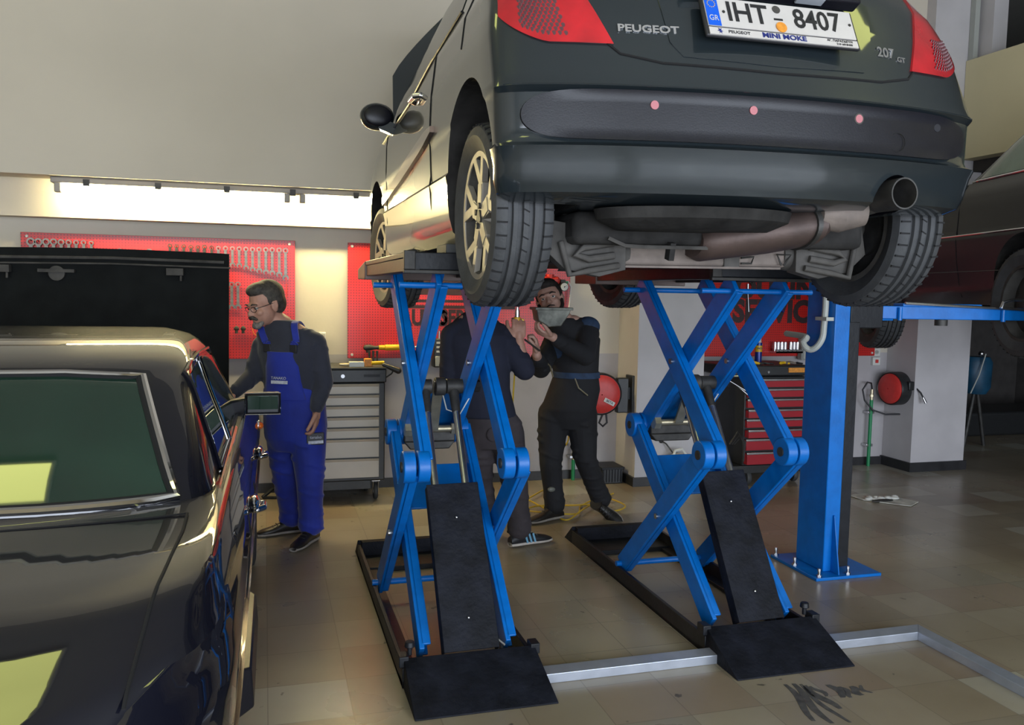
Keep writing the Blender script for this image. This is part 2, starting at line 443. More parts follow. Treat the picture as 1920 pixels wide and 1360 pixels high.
# galvanised edge strip let into the floor round the lift bay
t = MB()
t.add([(1.07,3.17,0),(2.93,3.17,0),(2.93,3.17,.04),(1.07,3.17,.04), (1.07,3.24,0),(2.99,3.24,0),(2.99,3.24,.045),(1.07,3.24,.045)],
      [(0,1,2,3),(3,2,6,7),(5,4,7,6),(4,0,3,7),(1,5,6,2),(0,4,5,1)])
t.add([(2.93,.6,0),(2.93,3.17,0),(2.93,3.17,.04),(2.93,.6,.04), (2.99,.6,0),(2.99,3.24,0),(2.99,3.24,.045),(2.99,.6,.045)],
      [(1,0,3,2),(2,3,7,6),(4,5,6,7),(0,4,7,3),(1,2,6,5),(0,1,5,4)])
struct('trim_1', t, 'galv', smooth=0, bevel=.002)

# tube light under the upper wall
z0 = 2.235
lt = thing('tube_light', 'long twin fluorescent batten light glowing under the edge of the upper wall', 'light', (.35,6.45,z0))
MB().mm((-1.37,6.39,z0+.03), (1.9,6.49,z0+.07)).mm((-1.33,6.40,z0+.07),(1.86,6.48,z0+.085)).build('housing', 'batten', lt, bevel=.008)
for a, b in ((-1.33,.16), (.27,1.86)):
    MB().cyl((a,6.43,z0), (b,6.43,z0), .025, n=16).build('tube', 'tube', lt)
    for e in (a, b): MB().mm((e-.02,6.40,z0-.03), (e+.02,6.46,z0+.035)).build('end_cap', 'batten', lt, bevel=.005)
for k in range(7):
    x = -1.15+k*.45; MB().mm((x-.02,6.385,z0+.015), (x+.02,6.395,z0+.06)).build('clip', 'iron', lt)
# ceiling lights, a grid of yellowish panels
names = {(-1.7,3.75):'square ceiling light panel above the raised bonnet of the dark saloon', (-1.7,1.2):'square ceiling light panel above the dark saloon boot',
 (1.5,-1.2):'square ceiling light panel near the street doors, middle bay', (4.6,1.2):'square ceiling light panel over the right bay', (4.6,-1.2):'square ceiling light panel near the street doors, right bay',
 (-1.7,-1.2):'square ceiling light panel near the street doors, left bay'}
for (x, y), lb in names.items():
    c = thing('ceiling_light', lb, 'light', (x,y,ZC-.06), group='square ceiling light panels')
    MB().mm((x-.36,y-.36,ZC-.06), (x+.36,y+.36,ZC)).build('frame', 'white', c, bevel=.01)
    MB().mm((x-.31,y-.31,ZC-.075), (x+.31,y+.31,ZC-.06)).build('diffuser', 'panel', c)
# daylight through the street doors
def area(name, loc, size, sy, col, e, rot):
    l = bpy.data.lights.new(name, 'AREA'); l.shape = 'RECTANGLE'; l.size = size; l.size_y = sy; l.color = col; l.energy = e
    o = bpy.data.objects.new(name, l); COL.objects.link(o); o.location = loc; o.rotation_euler = rot; return o
area('daylight_left_door', (-1.0,WY0-.05,1.6), 5.2, 3.2, (.80,.88,1), 330, (PI/2,0,0))
area('daylight_right_door', (4.8,WY0-.05,1.6), 5.2, 3.2, (.80,.88,1), 330, (PI/2,0,0))
w = bpy.data.worlds.new('world'); SC.world = w; w.use_nodes = True
nt = w.node_tree; sky = nt.nodes.new('ShaderNodeTexSky'); sky.sky_type = 'HOSEK_WILKIE'; sky.sun_direction = (.2,.5,.6)
nt.links.new(sky.outputs[0], nt.nodes['Background'].inputs[0]); nt.nodes['Background'].inputs[1].default_value = .35
vs = SC.view_settings; vs.view_transform = 'Standard'; vs.look = 'None'; vs.gamma = 1; vs.exposure = .45; vs.use_curve_mapping = False
SC.cycles.use_denoising = True
SC.cycles.max_bounces = 6; SC.cycles.sample_clamp_indirect = 4; SC.cycles.caustics_reflective = False

# ================================================================ PEGBOARDS AND TOOLS
def board(label, x0, x1, screws):
    c = thing('tool_board', label, 'tool board', (x0,6.76,1.05))
    MB().mm((x0,6.735,1.047), (x1,6.752,1.947)).build('panel', 'board', c, bevel=.002)
    for sx, sz in screws:
        MB().cyl((sx,6.735,sz), (sx,6.728,sz), .011, .008).build('screw', 'white', c)
    return c
B1 = board('red pegboard hung with spanners behind the open bonnet of the dark saloon', -1.64, .225, ((-1.6,1.92),(.185,1.92),(-1.6,1.075)))
B2 = board('red pegboard lettered AUTO SERVICE behind the left scissor lift', .622, 2.46, ((.655,1.92),(.655,1.075)))
B3 = board('red pegboard lettered SERVICE behind the red tool trolley', 3.60, 5.53, ((5.5,1.075),(5.5,1.92)))
# lettering
def board_text(s, b, x, z, h, sq, bold=.004, al='LEFT'):
    text('lettering', s, h/.72, 'letter', b, (x,6.7335,z), (1,0,0), (0,0,1), .0006, al, squeeze=sq, bold=bold)
board_text('AUTO', B2, 1.03, 1.365, .125, .80, .007)
board_text('SERVICE', B2, 1.36, 1.365, .125, .74, .007)
st = MB(); st.mm((1.12,6.733,1.555), (2.2,6.735,1.665)); st.mm((1.10,6.733,1.495), (2.0,6.735,1.515)); st.mm((1.06,6.733,1.445), (1.98,6.735,1.47))
st.build('stripe', 'letter', B2)
board_text('SERVICE', B3, 4.005, 1.445, .195, .94, .013)
board_text('TOURING', B3, 3.86, 1.66, .195, .96, .013)
board_text('&', B3, 3.80, 1.45, .14, .9, .006)

def spanner_mb(L, w=1.0):
    """combination spanner hanging ring up, in its own XZ plane, top at z=0"""
    mb = MB(); r = .012+L*.035*w; ri = r*.58
    n = 20; prof = [(ri,-.004),(r,-.004),(r,.004),(ri,.004)]
    mb.lathe(prof, (0,0,-r), (0,1,0), n)
    sh = .28*r+.004
    mb.prism([(-sh,-2*r+.003),(sh,-2*r+.003),(sh*1.1,-L+2.2*r),(-sh*1.1,-L+2.2*r)], (0,.005,0), (0,-.0025,0))
    R = r*1.15; c = -L+R*.9; pts = []
    a0 = math.radians(-60); a1 = math.radians(240)
    for k in range(17):
        a = a0+(a1-a0)*k/16; pts.append((R*math.cos(a), c+R*math.sin(a)))
    tl = math.radians(12)
    pts += [(-.5*R, c-.75*R), (-.5*R,c+.05*R), (0,c+.3*R), (.45*R,c+.05*R), (.45*R,c-.8*R)]
    pts = [(x*math.cos(tl)-(z-c)*math.sin(tl), c+x*math.sin(tl)+(z-c)*math.cos(tl)) for x, z in pts]
    mb.prism(pts, (0,.008,0), (0,-.004,0))
    return mb
def peg_hook(b, x, z):
    MB().tube([(x,6.735,z),(x,6.715,z-.004),(x,6.705,z+.006)], .0022, 6).build('hook', 'iron', b)
xs = [955,993,1033,1073,1112,1150,1190,1228,1268,1307,1345,1383,1420,1457,1495,1531,1570,1606]
tops = [172,175,175,178,180,178,182,184,184,186,187,189,190,190,191,192,193,195]
bots = [None]*9+[304,307,320,330,338,346,351,360,379]
ordw = ['rightmost','second from the right','third from the right','fourth from the right','fifth from the right','sixth from the right','seventh from the right','eighth from the right','ninth from the right']
n = len(xs); smallw = ['tenth','eleventh','twelfth','thirteenth','fourteenth','fifteenth','sixteenth','seventeenth','eighteenth']
for k in range(n):
    p = at(xs[k]/3, 400+tops[k]/3, Y=6.71); L = (at(xs[k]/3, 400+bots[k]/3, Y=6.71)-p).length if bots[k] else .11+.006*k
    o = spanner_mb(L, 1).build('spanner', 'toolsteel' if k > 6 else 'iron', None)
    o.location = (p.x, 6.713, p.z)
    r = n-1-k
    lb = ('chrome spanner, %s in the long row behind the man in blue' % ordw[r]) if r < 9 else ('small spanner above the bonnet edge, %s from the right in its row' % smallw[r-9])
    tag(o, lb, 'spanner', 'spanners in the right row on the red pegboard')
    peg_hook(B1, p.x, p.z-.02)
lx = [172,215,258,300,343,386,428,470,513]; lt_ = [137,140,141,142,146,148,150,151,155]
lw = ['leftmost and largest','second from the left','third from the left','fourth from the left','fifth from the left','fourth from the right','third from the right','second from the right','rightmost and smallest']
for k in range(9):
    p = at(lx[k]/3, 400+lt_[k]/3, Y=6.71); L = .30-.018*k
    o = spanner_mb(L, 1.6-.1*k).build('spanner', 'toolsteel', None); o.location = (p.x, 6.713, p.z)
    tag(o, 'chrome spanner half hidden by the bonnet, %s of the left row' % lw[k], 'spanner', 'spanners in the left row on the red pegboard')
    peg_hook(B1, p.x, p.z-.02)
p = at(655/3, 400+205/3, Y=6.71)
o = spanner_mb(.24, 1).build('spanner', 'toolsteel', None); o.location = (p.x,6.713,p.z-.01); o.rotation_euler = (0,-PI/2,0)
tag(o, 'chrome spanner laid horizontally on the pegboard above the middle of the bonnet edge', 'spanner')
for x, lb in ((1338,'chrome spanner hanging alone on the pegboard, left of the older man\'s face'), (1303,'chrome spanner nearly hidden at the right edge of the open bonnet')):
    p = at(x/3, 400+385/3, Y=6.71); o = spanner_mb(.21, 1.1).build('spanner', 'toolsteel', None); o.location = (p.x,6.713,p.z)
    tag(o, lb, 'spanner'); peg_hook(B1, p.x, p.z-.02)
for x, y, lb in ((1330,650,'small dark chrome socket adapter on the pegboard, nearer the bonnet edge'), (1368,650,'small dark chrome socket adapter on the pegboard, nearer the man\'s chin')):
    p = at(x/3, 400+y/3, Y=6.71); MBs = MB().ell(p, (.016,.012,.022)).cyl(p, p+V((0,0,-.035)), .009, .012).cyl(p+V((-.02,0,0)), p+V((.02,0,0)), .006)
    tag(MBs.build('socket_adapter', 'iron', None), lb, 'tool')
for dx, nm, lb in ((0,'orange','orange wire ring hanging on the pegboard beside the older man\'s beard'), (-12,'dark','dark hose clamp ring hanging on the pegboard left of the orange ring')):
    p = at((1450+dx)/3, 400+657/3, Y=6.71); r = .036
    o = MB().tube([p+V((r*math.cos(a*PI/10),-.003*(dx+1),r*1.2*math.sin(a*PI/10))) for a in range(20)], .003, 6, True).build('wire_ring', 'orange' if dx == 0 else 'iron', None)
    tag(o, lb, 'wire ring')
for x, y in ((1540,440),(1598,420),(1600,452)):
    p = at(x/3, 400+y/3, Y=6.72); MB().tube([(p.x-.02,6.73,p.z+.03),(p.x-.02,6.71,p.z-.02),(p.x,6.705,p.z-.035),(p.x+.02,6.71,p.z-.02),(p.x+.02,6.73,p.z+.03)], .003, 6).build('hook', 'reel', B1)

# yellow air ratchet on the AUTO SERVICE board
a = at(686,652,Y=6.70); b = at(768,651,Y=6.70)
rt = thing('air_ratchet', 'yellow air ratchet wrench hung level at the foot of the AUTO SERVICE board', 'tool', (a.x,6.70,a.z))
MB().limb([(a,.022),(a+V((.03,0,0)),.024),(a+V((.07,0,0)),.014),(a+V((.11,0,.001)),.016)]).cyl(a+V((.012,0,0)), a+V((.012,0,-.04)), .012).build('ratchet_head', 'iron', rt)
MB().cyl(a+V((.10,0,0)), a+V((.15,0,0)), .019).cyl(a+V((.15,0,0)), b, .024, .022).build('grip', 'yellow', rt, bevel=.003)
MB().cyl(b, b+V((.06,0,0)), .009).build('air_inlet', 'steel', rt)
# dark battery tester hanging by the man in the navy sweater
p = at(822,660,Y=6.69)
bt = thing('battery_charger', 'small black and grey battery charger hung low on the AUTO SERVICE board', 'charger', (p.x,6.65,p.z))
MB().mm((p.x-.05,6.62,p.z-.12), (p.x+.05,6.735,p.z+.11)).build('case', 'cart', bt, bevel=.01)
MB().mm((p.x-.038,6.615,p.z-.11), (p.x+.042,6.622,p.z-.03)).build('label_panel', 'pale', bt, bevel=.003)
for dz in (.0,.035,.07): MB().mm((p.x-.03,6.612,p.z+dz), (p.x+.03,6.622,p.z+dz+.015)).build('display', 'white', bt)
MB().cyl((p.x,6.66,p.z+.11), (p.x,6.66,p.z+.17), .008).build('handle', 'steel', bt)
# pressure gauge with red regulator
p = at(1056,538,Y=6.66)
g = thing('air_regulator', 'air regulator with round white gauge and red knob on the AUTO SERVICE board', 'gauge', tuple(p))
MB().cyl(p+V((0,-.0,0)), p+V((0,-.03,0)), .036, n=28).build('gauge_case', 'iron', g)
MB().cyl(p+V((0,-.03,0)), p+V((0,-.033,0)), .031, n=28).build('gauge_face', 'white', g)
MB().beam(p+V((-.004,-.035,-.008)), p+V((.018,-.035,.012)), .003, .002).cyl(p+V((0,-.033,0)),p+V((0,-.036,0)),.005).build('needle', 'ink', g)
MB().limb([(p+V((-.16,.01,.05)),.035),(p+V((-.06,.01,.05)),.035)]).cyl(p+V((-.11,.01,.05)),p+V((-.11,.01,.10)),.03).build('filter_bowl', 'reel', g)
MB().tube([p+V(q) for q in ((.0,.02,.04),(.05,.02,.045),(.075,.02,0),(.07,.02,-.10),(.06,.02,-.19),(.03,.02,-.25))], .007, 8).build('hose', 'white', g)
MB().cyl(p+V((.03,.01,.045)), p+V((.03,.01,-.02)), .014).build('valve', 'pipeg', g)
MB().mm(p+V((-.02,0,.02)), (p.x+.02,6.735,p.z+.06)).mm(p+V((-.13,.01,.03)), (p.x-.09,6.735,p.z+.07)).build('bracket', 'iron', g)
# tools on the right board
p = at(1415,528,Y=6.724)
tag(MB().tube([p+V((-.05,0,.12)),p+V((-.05,0,0)),p+V((-.03,0,-.03)),p+V((-.01,0,0)),p+V((-.01,0,.12))], .009, 8).build('pry_bar', 'iron', None), 'dark curved pry bar hanging on the SERVICE board, left of the thin rod', 'tool')
p = at(1402,545,Y=6.722); q = at(1404,585,Y=6.722)
tag(MB().cyl(p, q, .004).cyl(p+V((0,0,.06)), p, .012).build('screwdriver', 'steel', None), 'thin long steel screwdriver hanging over the letters of the SERVICE board', 'screwdriver')
pl = thing('pliers', 'dark blue handled pliers hanging on the SERVICE board beside the V', 'pliers', tuple(at(1458,560,Y=6.72)))
a, b, c, d = (at(1452,560,Y=6.72), at(1448,548,Y=6.72), at(1468,584,Y=6.72), at(1453,586,Y=6.72))
MB().limb([(b,.012),(a,.016)]).build('jaw', 'iron', pl)
MB().limb([(a,.012),((a+c)/2+V((.01,0,0)),.014),(c,.011)]).build('handle', 'navyink', pl)
MB().limb([(a,.010),((a+d)/2,.012),(d,.009)]).build('handle', 'ink', pl)
# socket rail
a = at(1452,658,Y=6.66); b = at(1500,658,Y=6.66)
sr = thing('socket_rail', 'perforated steel rail at the foot of the SERVICE board holding sockets', 'rail', (a.x,6.66,a.z))
MB().mm((a.x,6.63,a.z-.02), (b.x+.01,6.735,a.z-.005)).mm((a.x,6.63,a.z-.02), (b.x+.01,6.635,a.z+.012)).build('rail', 'steel', sr)
for k in range(5): MB().cyl((a.x+.03+k*.045,6.631,a.z-.003), (a.x+.03+k*.045,6.6285,a.z-.003), .007).build('hole', 'ink', sr)
sockw = ['first from the left','second from the left','third from the left','middle','third from the right','second from the right','rightmost']
for k in range(7):
    x = a.x+.012+k*.036+(.02 if k > 3 else 0)
    s_ = MB().cyl((x,6.675,a.z-.004), (x,6.675,a.z+.075), .015, n=16).cyl((x,6.675,a.z+.075),(x,6.675,a.z+.078),.010)
    tag(s_.build('socket', 'chrome' if k%2 == 0 else 'steel', None), 'tall chrome socket on the rail under the SERVICE lettering, %s' % sockw[k], 'socket', 'sockets on the steel rail')
# wall sockets and switches
def wall_box(name, label, px, py, pw, ph, Y=6.77, m='white'):
    p = at(px,py,Y=Y-.02); q = at(px+pw,py+ph,Y=Y-.02)
    c = thing(name, label, 'socket', (p.x,Y,q.z)); MB().mm((p.x,Y-.03,q.z), (q.x,Y,p.z)).build('plate', m, c, bevel=.004); return c, p, q
c, p, q = wall_box('wall_socket', 'white double socket on the wall behind the older man\'s shoulder, upper', 598,623,13,16)
MB().mm((p.x+.01,6.735,q.z+.012), (q.x-.01,6.741,p.z-.012)).build('rocker', 'pale', c, bevel=.002)
c, p, q = wall_box('wall_socket', 'white socket on the wall behind the older man\'s shoulder, lower', 599,642,13,18)
MB().cyl(((p.x+q.x)/2,6.741,(p.z+q.z)/2), ((p.x+q.x)/2,6.736,(p.z+q.z)/2), .014).build('socket_well', 'pale', c)
for i, (py, lb) in enumerate(((636,'white switch, topmost of three beside the SERVICE board corner'), (653,'white round power socket, middle of three beside the SERVICE board corner'), (670,'white plate with red rocker, lowest of three beside the SERVICE board'))):
    c, p, q = wall_box('wall_socket', lb, 1636,py,13,15)
    cx, cz = (p.x+q.x)/2, (p.z+q.z)/2
    if i == 0: MB().mm((cx-.02,6.735,cz-.02), (cx+.02,6.741,cz+.02)).build('rocker', 'pale', c, bevel=.002)
    if i == 1: MB().cyl((cx,6.741,cz), (cx,6.735,cz), .02).build('socket_well', 'pale', c); MB().cyl((cx-.006,6.7355,cz),(cx-.006,6.734,cz),.003).cyl((cx+.006,6.7355,cz),(cx+.006,6.734,cz),.003).build('pin_hole', 'ink', c)
    if i == 2: MB().mm((cx-.016,6.733,cz-.016), (cx+.016,6.741,cz+.016)).build('rocker', 'reel', c, bevel=.002)
# grey junction box with conduit running to the lift post
p = at(1503,626,Y=6.68); q = at(1530,675,Y=6.68)
jb = thing('junction_box', 'pale grey junction box on the wall beside the blue lift post', 'box', (p.x,6.77,q.z))
MB().mm((p.x,6.66,q.z), (q.x+.1,6.735,p.z)).build('box', 'pale', jb, bevel=.012)
MB().mm((p.x+.01,6.652,q.z+.01), (q.x+.09,6.66,p.z-.01)).build('lid', 'pale', jb, bevel=.004)

# hose reels
def reel(label, c, n, R, dep, sticker=False):
    """round hose reel: c centre of red disc, n its facing direction"""
    c, n = V(c), V(n).normalized(); t = thing('hose_reel', label, 'hose reel', tuple(c))
    prof = [(R*.0+.01,0),(R*.80,.0),(R*.93,-.012),(R*.93,-.03),(.01,-.03)]
    MB().lathe([(.005,-.03),(.005,.018),(R*.45,.016),(R*.78,.008),(R*.90,-.005),(R*.92,-.03)], c, n, 40).build('red_cover', 'reel', t)
    MB().lathe([(.01,-dep),(R*.98,-dep),(R,-dep+.02),(R,-.02),(R*.96,-.005),(R*.92,-.012),(.01,-.02)], c, n, 40).build('housing', 'cart', t)
    return t
c = at(1128,740,Y=6.42)
R2 = reel('red and black hose reel on the wall behind the bearded mechanic', c, (-.15,-1,.0), .175, .10)
p = c+V((.15,.0,0)); MB().mm((p.x,6.44,c.z-.16), (p.x+.10,6.50,c.z+.13)).build('bracket', 'cart', R2, bevel=.008); MB().mm((p.x+.12,6.42,c.z-.17), (p.x+.15,6.56,c.z+.15)).build('bracket', 'cart', R2, bevel=.005)
MB().mm((p.x+.06,6.46,c.z-.05),(p.x+.15,6.76,c.z+.05)).build('wall_arm', 'cart', R2)
text('sticker_mark', 'BETA', .028, 'ink', R2, c+V((.06,-.032,-.06)), (.9,0,-.45), (.45,0,.9), .0005)
MB().box(c+V((.06,-.026,-.06)), (.10,.006,.035), Quaternion((0,1,0), .46).to_matrix()).build('sticker', 'white', R2, bevel=.003)
MB().tube([c+V((.03,.04,-.17)),c+V((.0,.04,-.24)),c+V((.035,.04,-.27)),c+V((.07,.04,-.24)),c+V((.06,.04,-.16))], .009, 8).build('hose', 'ink', R2)
c = at(1667,729,Y=6.56)
R3 = reel('red and black hose reel mounted on the side of the right pillar', c, (-1,-.10,.0), .155, .17)
p = c+V((.13,-.12,.04))
MB().box(p, (.10,.09,.08)).build('hose_outlet', 'cart', R3, bevel=.008)
MB().tube([p+V((.03,-.04,-.02)),p+V((.05,-.08,-.06)),p+V((.06,-.10,-.10))], .008, 8).build('hose', 'ink', R3)
MB().cyl(p+V((.06,-.10,-.10)), p+V((.075,-.12,-.15)), .013).build('coupling', 'steel', R3)
MB().mm((c.x+.1,c.y-.05,c.z-.08),(5.705,c.y+.05,c.z+.08)).build('wall_arm', 'cart', R3)
# green air pipes
def air_pipe(label, px, top, bot, Y=6.70, hook=True):
    a = at(px,top,Y=Y); b = at(px,bot,Y=Y); t = thing('air_pipe', label, 'pipe', (a.x,Y,0))
    MB().cyl((a.x,Y,0), (a.x,Y,a.z), .016, n=14).build('pipe', 'pipeg', t)
    for z in (.2, max(.3, a.z-.12)): MB().mm((a.x-.035,Y-.008,z-.012), (a.x+.035,6.768,z+.012)).build('clamp', 'steel', t, bevel=.003)
    MB().cyl((a.x,Y,a.z), (a.x,Y,a.z+.10), .014).cyl((a.x,Y,a.z+.03),(a.x,Y,a.z+.05),.02,n=6).build('valve', 'zinc', t); return t, a
t, a = air_pipe('green air pipe with black hose loop beside the right hose reel', 1634,750,876)
MB().tube([a+V(q) for q in ((0,0,.10),(-.02,-.01,.16),(-.07,-.02,.17),(-.12,-.02,.10),(-.10,-.03,0),(-.02,-.05,-.09),(.10,-.08,-.13),(.22,-.15,-.12),(.27,-.2,-.09))], .008, 8).build('hose', 'ink', t)
air_pipe('short green air pipe rising from the floor behind the bearded mechanic', 1075,862,895)
def smooth_path(pts, n=8):
    pts = [V(p) for p in pts]; out = []
    for i in range(len(pts)-1):
        a, b, c, d = pts[max(i-1,0)], pts[i], pts[i+1], pts[min(i+2,len(pts)-1)]
        for k in range(n):
            t = k/n; out.append(.5*((2*b)+(-a+c)*t+(2*a-5*b+4*c-d)*t*t+(-a+3*b-3*c+d)*t**3))
    return out+[pts[-1]]
# ================================================================ SCISSOR LIFTS
def lift(label, cx, hw):
    """scissor lift standing under one side of the raised hatchback; cx centre, hw half width of the arms"""
    T = thing('scissor_lift', label, 'car lift', (cx,4.1,0))
    X = (1,0,0)
    # base frame
    b = MB()
    for s in (-1, 1):
        x = cx+s*(hw+.0); b.mm((x-.04,3.27,.0), (x+.04,4.98,.02)).mm((x+s*.03-.01,3.27,0), (x+s*.03+.01,4.98,.085))
    b.mm((cx-hw-.04,4.70,0), (cx+hw+.04,4.98,.03)); b.mm((cx-hw-.04,3.27,0), (cx+hw+.04,3.36,.03))
    b.build('base_frame', 'black', T, bevel=.003)
    r = MB(); r.add([(cx-hw-.04,4.98,.0),(cx+hw+.04,4.98,0),(cx+hw+.04,5.12,0),(cx-hw-.04,5.12,0),(cx-hw-.04,4.98,.11),(cx+hw+.04,4.98,.11)], [(0,1,2,3),(0,4,5,1),(4,3,2,5),(0,3,4),(1,5,2)])
    r.mm((cx-hw-.02,4.93,.02), (cx+hw+.02,4.98,.11))
    r.build('far_ramp', 'ramp', T, bevel=.003)
    # near drive-on ramp
    y1, y0 = 3.275, 3.0; w = hw+.035
    r = MB(); r.add([(cx-w,y1,.125),(cx+w,y1,.125),(cx+w+.015,y0,.006),(cx-w,y0,.006),(cx-w,y1,.0),(cx+w,y1,.0),(cx+w+.015,y0,0),(cx-w,y0,0)],
                    [(0,1,2,3),(4,7,6,5),(0,4,5,1),(3,2,6,7),(0,3,7,4),(1,5,6,2)])
    r.build('near_ramp', 'ramp', T, bevel=.003)
    for s in (-1, 1): MB().mm((cx+s*w-.02,3.26,.09), (cx+s*w+.02,3.32,.135)).build('hinge', 'black', T, bevel=.004)
    k = 1 if cx > 1.5 else -1
    MB().cyl((cx+k*(w-.03),3.31,.12), (cx+k*(w-.03),3.31,.155), .010).cyl((cx+k*(w-.03),3.31,.155),(cx+k*(w-.03),3.31,.178),.022,.018).build('leveling_knob', 'black', T, bevel=.003)
    # scissor arms
    zl, zk, zt, yn, yf, ynk, yfk = .085, .87, 1.645, 3.40, 4.27, 3.42, 4.30
    def arm(x, a, b, joint_a=0, joint_b=0, h=.105):
        mb = MB(); P, Q = V((x,a[0],a[1])), V((x,b[0],b[1])); d = (Q-P).normalized()
        mb.beam(P-d*.02, Q+d*.02, .022, h, X)
        # folded flanges make each arm a channel
        u = V(X).cross(d)
        for s_ in (-1, 1): mb.beam(P+u*s_*(h/2-.006)+V((.018,0,0)), Q+u*s_*(h/2-.006)+V((.018,0,0)), .042, .012, X)
        for J, on in ((P, joint_a), (Q, joint_b)):
            if on: mb.cyl(J+V((-.024,0,0)), J+V((.026,0,0)), .066, n=28)
        return mb.build('scissor_arm', 'blue', T, bevel=.004)
    for s in (-1, 1):
        xA, xB, xC, xD = (cx+s*hw, cx+s*(hw-.055), cx+s*(hw-.06), cx+s*(hw-.115))
        arm(xA, (yf,zl+.01), (ynk,zk), 0, 1)
        arm(xB, (yn,zl+.01), (yfk,zk), 0, 1)
        arm(xC, (ynk,zk), (yf,zt), 1, 0)
        arm(xD, (yfk,zk), (yn+.02,zt), 1, 0)
        for x0, y, z, q in ((xA-s*.03,3.42,.87,s),(xB-s*.05,4.30,.87,s)):
            MB().cyl((cx+s*(hw+(.030 if y < 4 else -.026)),y,z), (cx+s*(hw-(.09 if y < 4 else .145)),y,z), .022, n=16).build('pin', 'iron', T)
        for y, z in ((3.845,.475),(3.86,1.26)):
            o_ = 0 if z < 1 else .06; MB().cyl((cx+s*(hw+.02-o_),y,z), (cx+s*(hw-.075-o_),y,z), .014, n=14).cyl((cx+s*(hw-.01-o_),y,z), (cx+s*(hw-.05-o_),y,z), .026, n=16).build('pivot_bolt', 'steel' , T)
    # cross rods and plates
    for y, z, r_ in ((yf,zl+.01,.016),(yf,zt-.03,.014),(yn+.02,zt-.03,.012)):
        MB().cyl((cx-hw-.04,y,z), (cx+hw+.04,y,z), r_, n=14).build('cross_rod', 'blue', T)
    def plate(y0, z0, y1, z1, ww, m='blue', name='cross_plate', t=.012):
        return MB().beam((cx,y0,z0), (cx,y1,z1), ww, t, X).build(name, m, T, bevel=.003)
    wB = 2*(hw-.055)-.02; wD = 2*(hw-.115)-.02
    plate(3.94,.555,4.13,.725, wB)
    plate(4.03,1.10,4.26,.905, wD, 'blued')
    # hydraulic link: bracket, link bar, gold bolt
    MB().mm((cx-.13,4.20,.83), (cx+.13,4.34,.90)).add([(cx-.13,4.20,.83),(cx+.13,4.20,.83),(cx+.10,4.20,.79),(cx-.10,4.20,.79),(cx-.13,4.34,.83),(cx+.13,4.34,.83),(cx+.10,4.34,.79),(cx-.10,4.34,.79)],
        [(0,1,2,3),(4,7,6,5),(0,4,5,1),(1,5,6,2),(2,6,7,3),(3,7,4,0)]).build('rocker_bracket', 'iron', T, bevel=.006)
    MB().cyl((cx-.11,4.17,.90), (cx+.11,4.17,.90), .018, n=14).cyl((cx-.135,4.17,.90), (cx-.10,4.17,.90), .036, n=6).cyl((cx+.10,4.17,.90), (cx+.13,4.17,.90), .03, n=6).build('gold_bolt', 'zinc', T)
    J = V((cx,3.99,1.135))
    MB().beam(J+V((0,-.0,.03)), (cx+.005,4.15,.90), .05, .018, X).build('link_bar', 'zinc', T, bevel=.003)
    MB().cyl(J+V((-.13,0,0)), J+V((-.035,0,0)), .036, n=20).cyl(J+V((.035,0,0)), J+V((.13,0,0)), .036, n=20).cyl(J+V((-.02,0,0)),J+V((.03,0,0)),.044,n=20).build('cylinder_head', 'iron', T, bevel=.004)
    MB().cyl(J+V((.12,0,0)), J+V((.20,0,0)), .03, n=8).build('lock_knob', 'black', T)
    D = (V((cx,3.30,.13))-V((cx,3.99,1.135))).normalized()
    for s in (-1, 1):
        o = J+V((s*.07,0,0)); MB().cyl(o, o+D*.14, .026, .02, n=18).build('rod_eye', 'iron', T)
        MB().cyl(o+D*.12, o+D*.60, .0175, n=20).build('piston_rod', 'steel', T)
        e = V((cx+s*.07,3.40,.20)); MB().cyl(o+D*.58, e, .024, n=20).build('cylinder', 'blued', T)
    # black safety cover over the cylinders
    N = V((1,0,0)).cross(D); N = N if N.y < 0 else -N
    c0 = V((cx+.01,3.285,.125)); c1 = V((cx,3.665,.735)); h = .045
    mb = MB()
    mb.beam(c0, c1, .235, .008, X)
    for s in (-1, 1): mb.beam(c0+V((s*.114,0,0))-N*.03, c1+V((s*.110,0,0))-N*.03, .008, .06, X)
    mb.build('safety_cover', 'ramp', T, bevel=.003)
    for q in (.18, .78):
        o = c0.lerp(c1, q); MB().ell(o+N*.006, .007).build('screw', 'steel', T)
    # thin cables at the cylinder foot
    MB().tube([J+V((.02,.03,-.02)),J+V((.05,.05,-.12)),J+V((.11,.02,-.14)),J+V((.15,0,-.06))], .0035, 6).build('cable', 'white', T)
    MB().tube([V((cx+hw-.13,3.52,.22)),V((cx+hw-.11,3.45,.12)),V((cx+hw-.07,3.36,.10))], .004, 6).build('cable', 'white', T)
    # platform with side channels and folding end flap
    p = MB(); p.mm((cx-hw-.03,3.36,zt+.075), (cx+hw+.06,4.72,zt+.10))
    for s in (-1, 1): x = cx+s*(hw+.01)+.015; p.mm((x-.03,3.36,zt+.02), (x+.03,4.72,zt+.078))
    p.mm((cx-hw-.03,3.36,zt+.03), (cx+hw+.05,3.37,zt+.10))
    p.build('platform', 'black', T, bevel=.004)
    e = MB(); e.mm((cx-hw-.035,3.335,zt+.015), (cx+hw+.055,3.362,zt+.03)).mm((cx-hw-.035,3.33,zt+.03), (cx-hw+.01,3.36,zt+.105))
    e.build('end_stop', 'iron', T, bevel=.003)
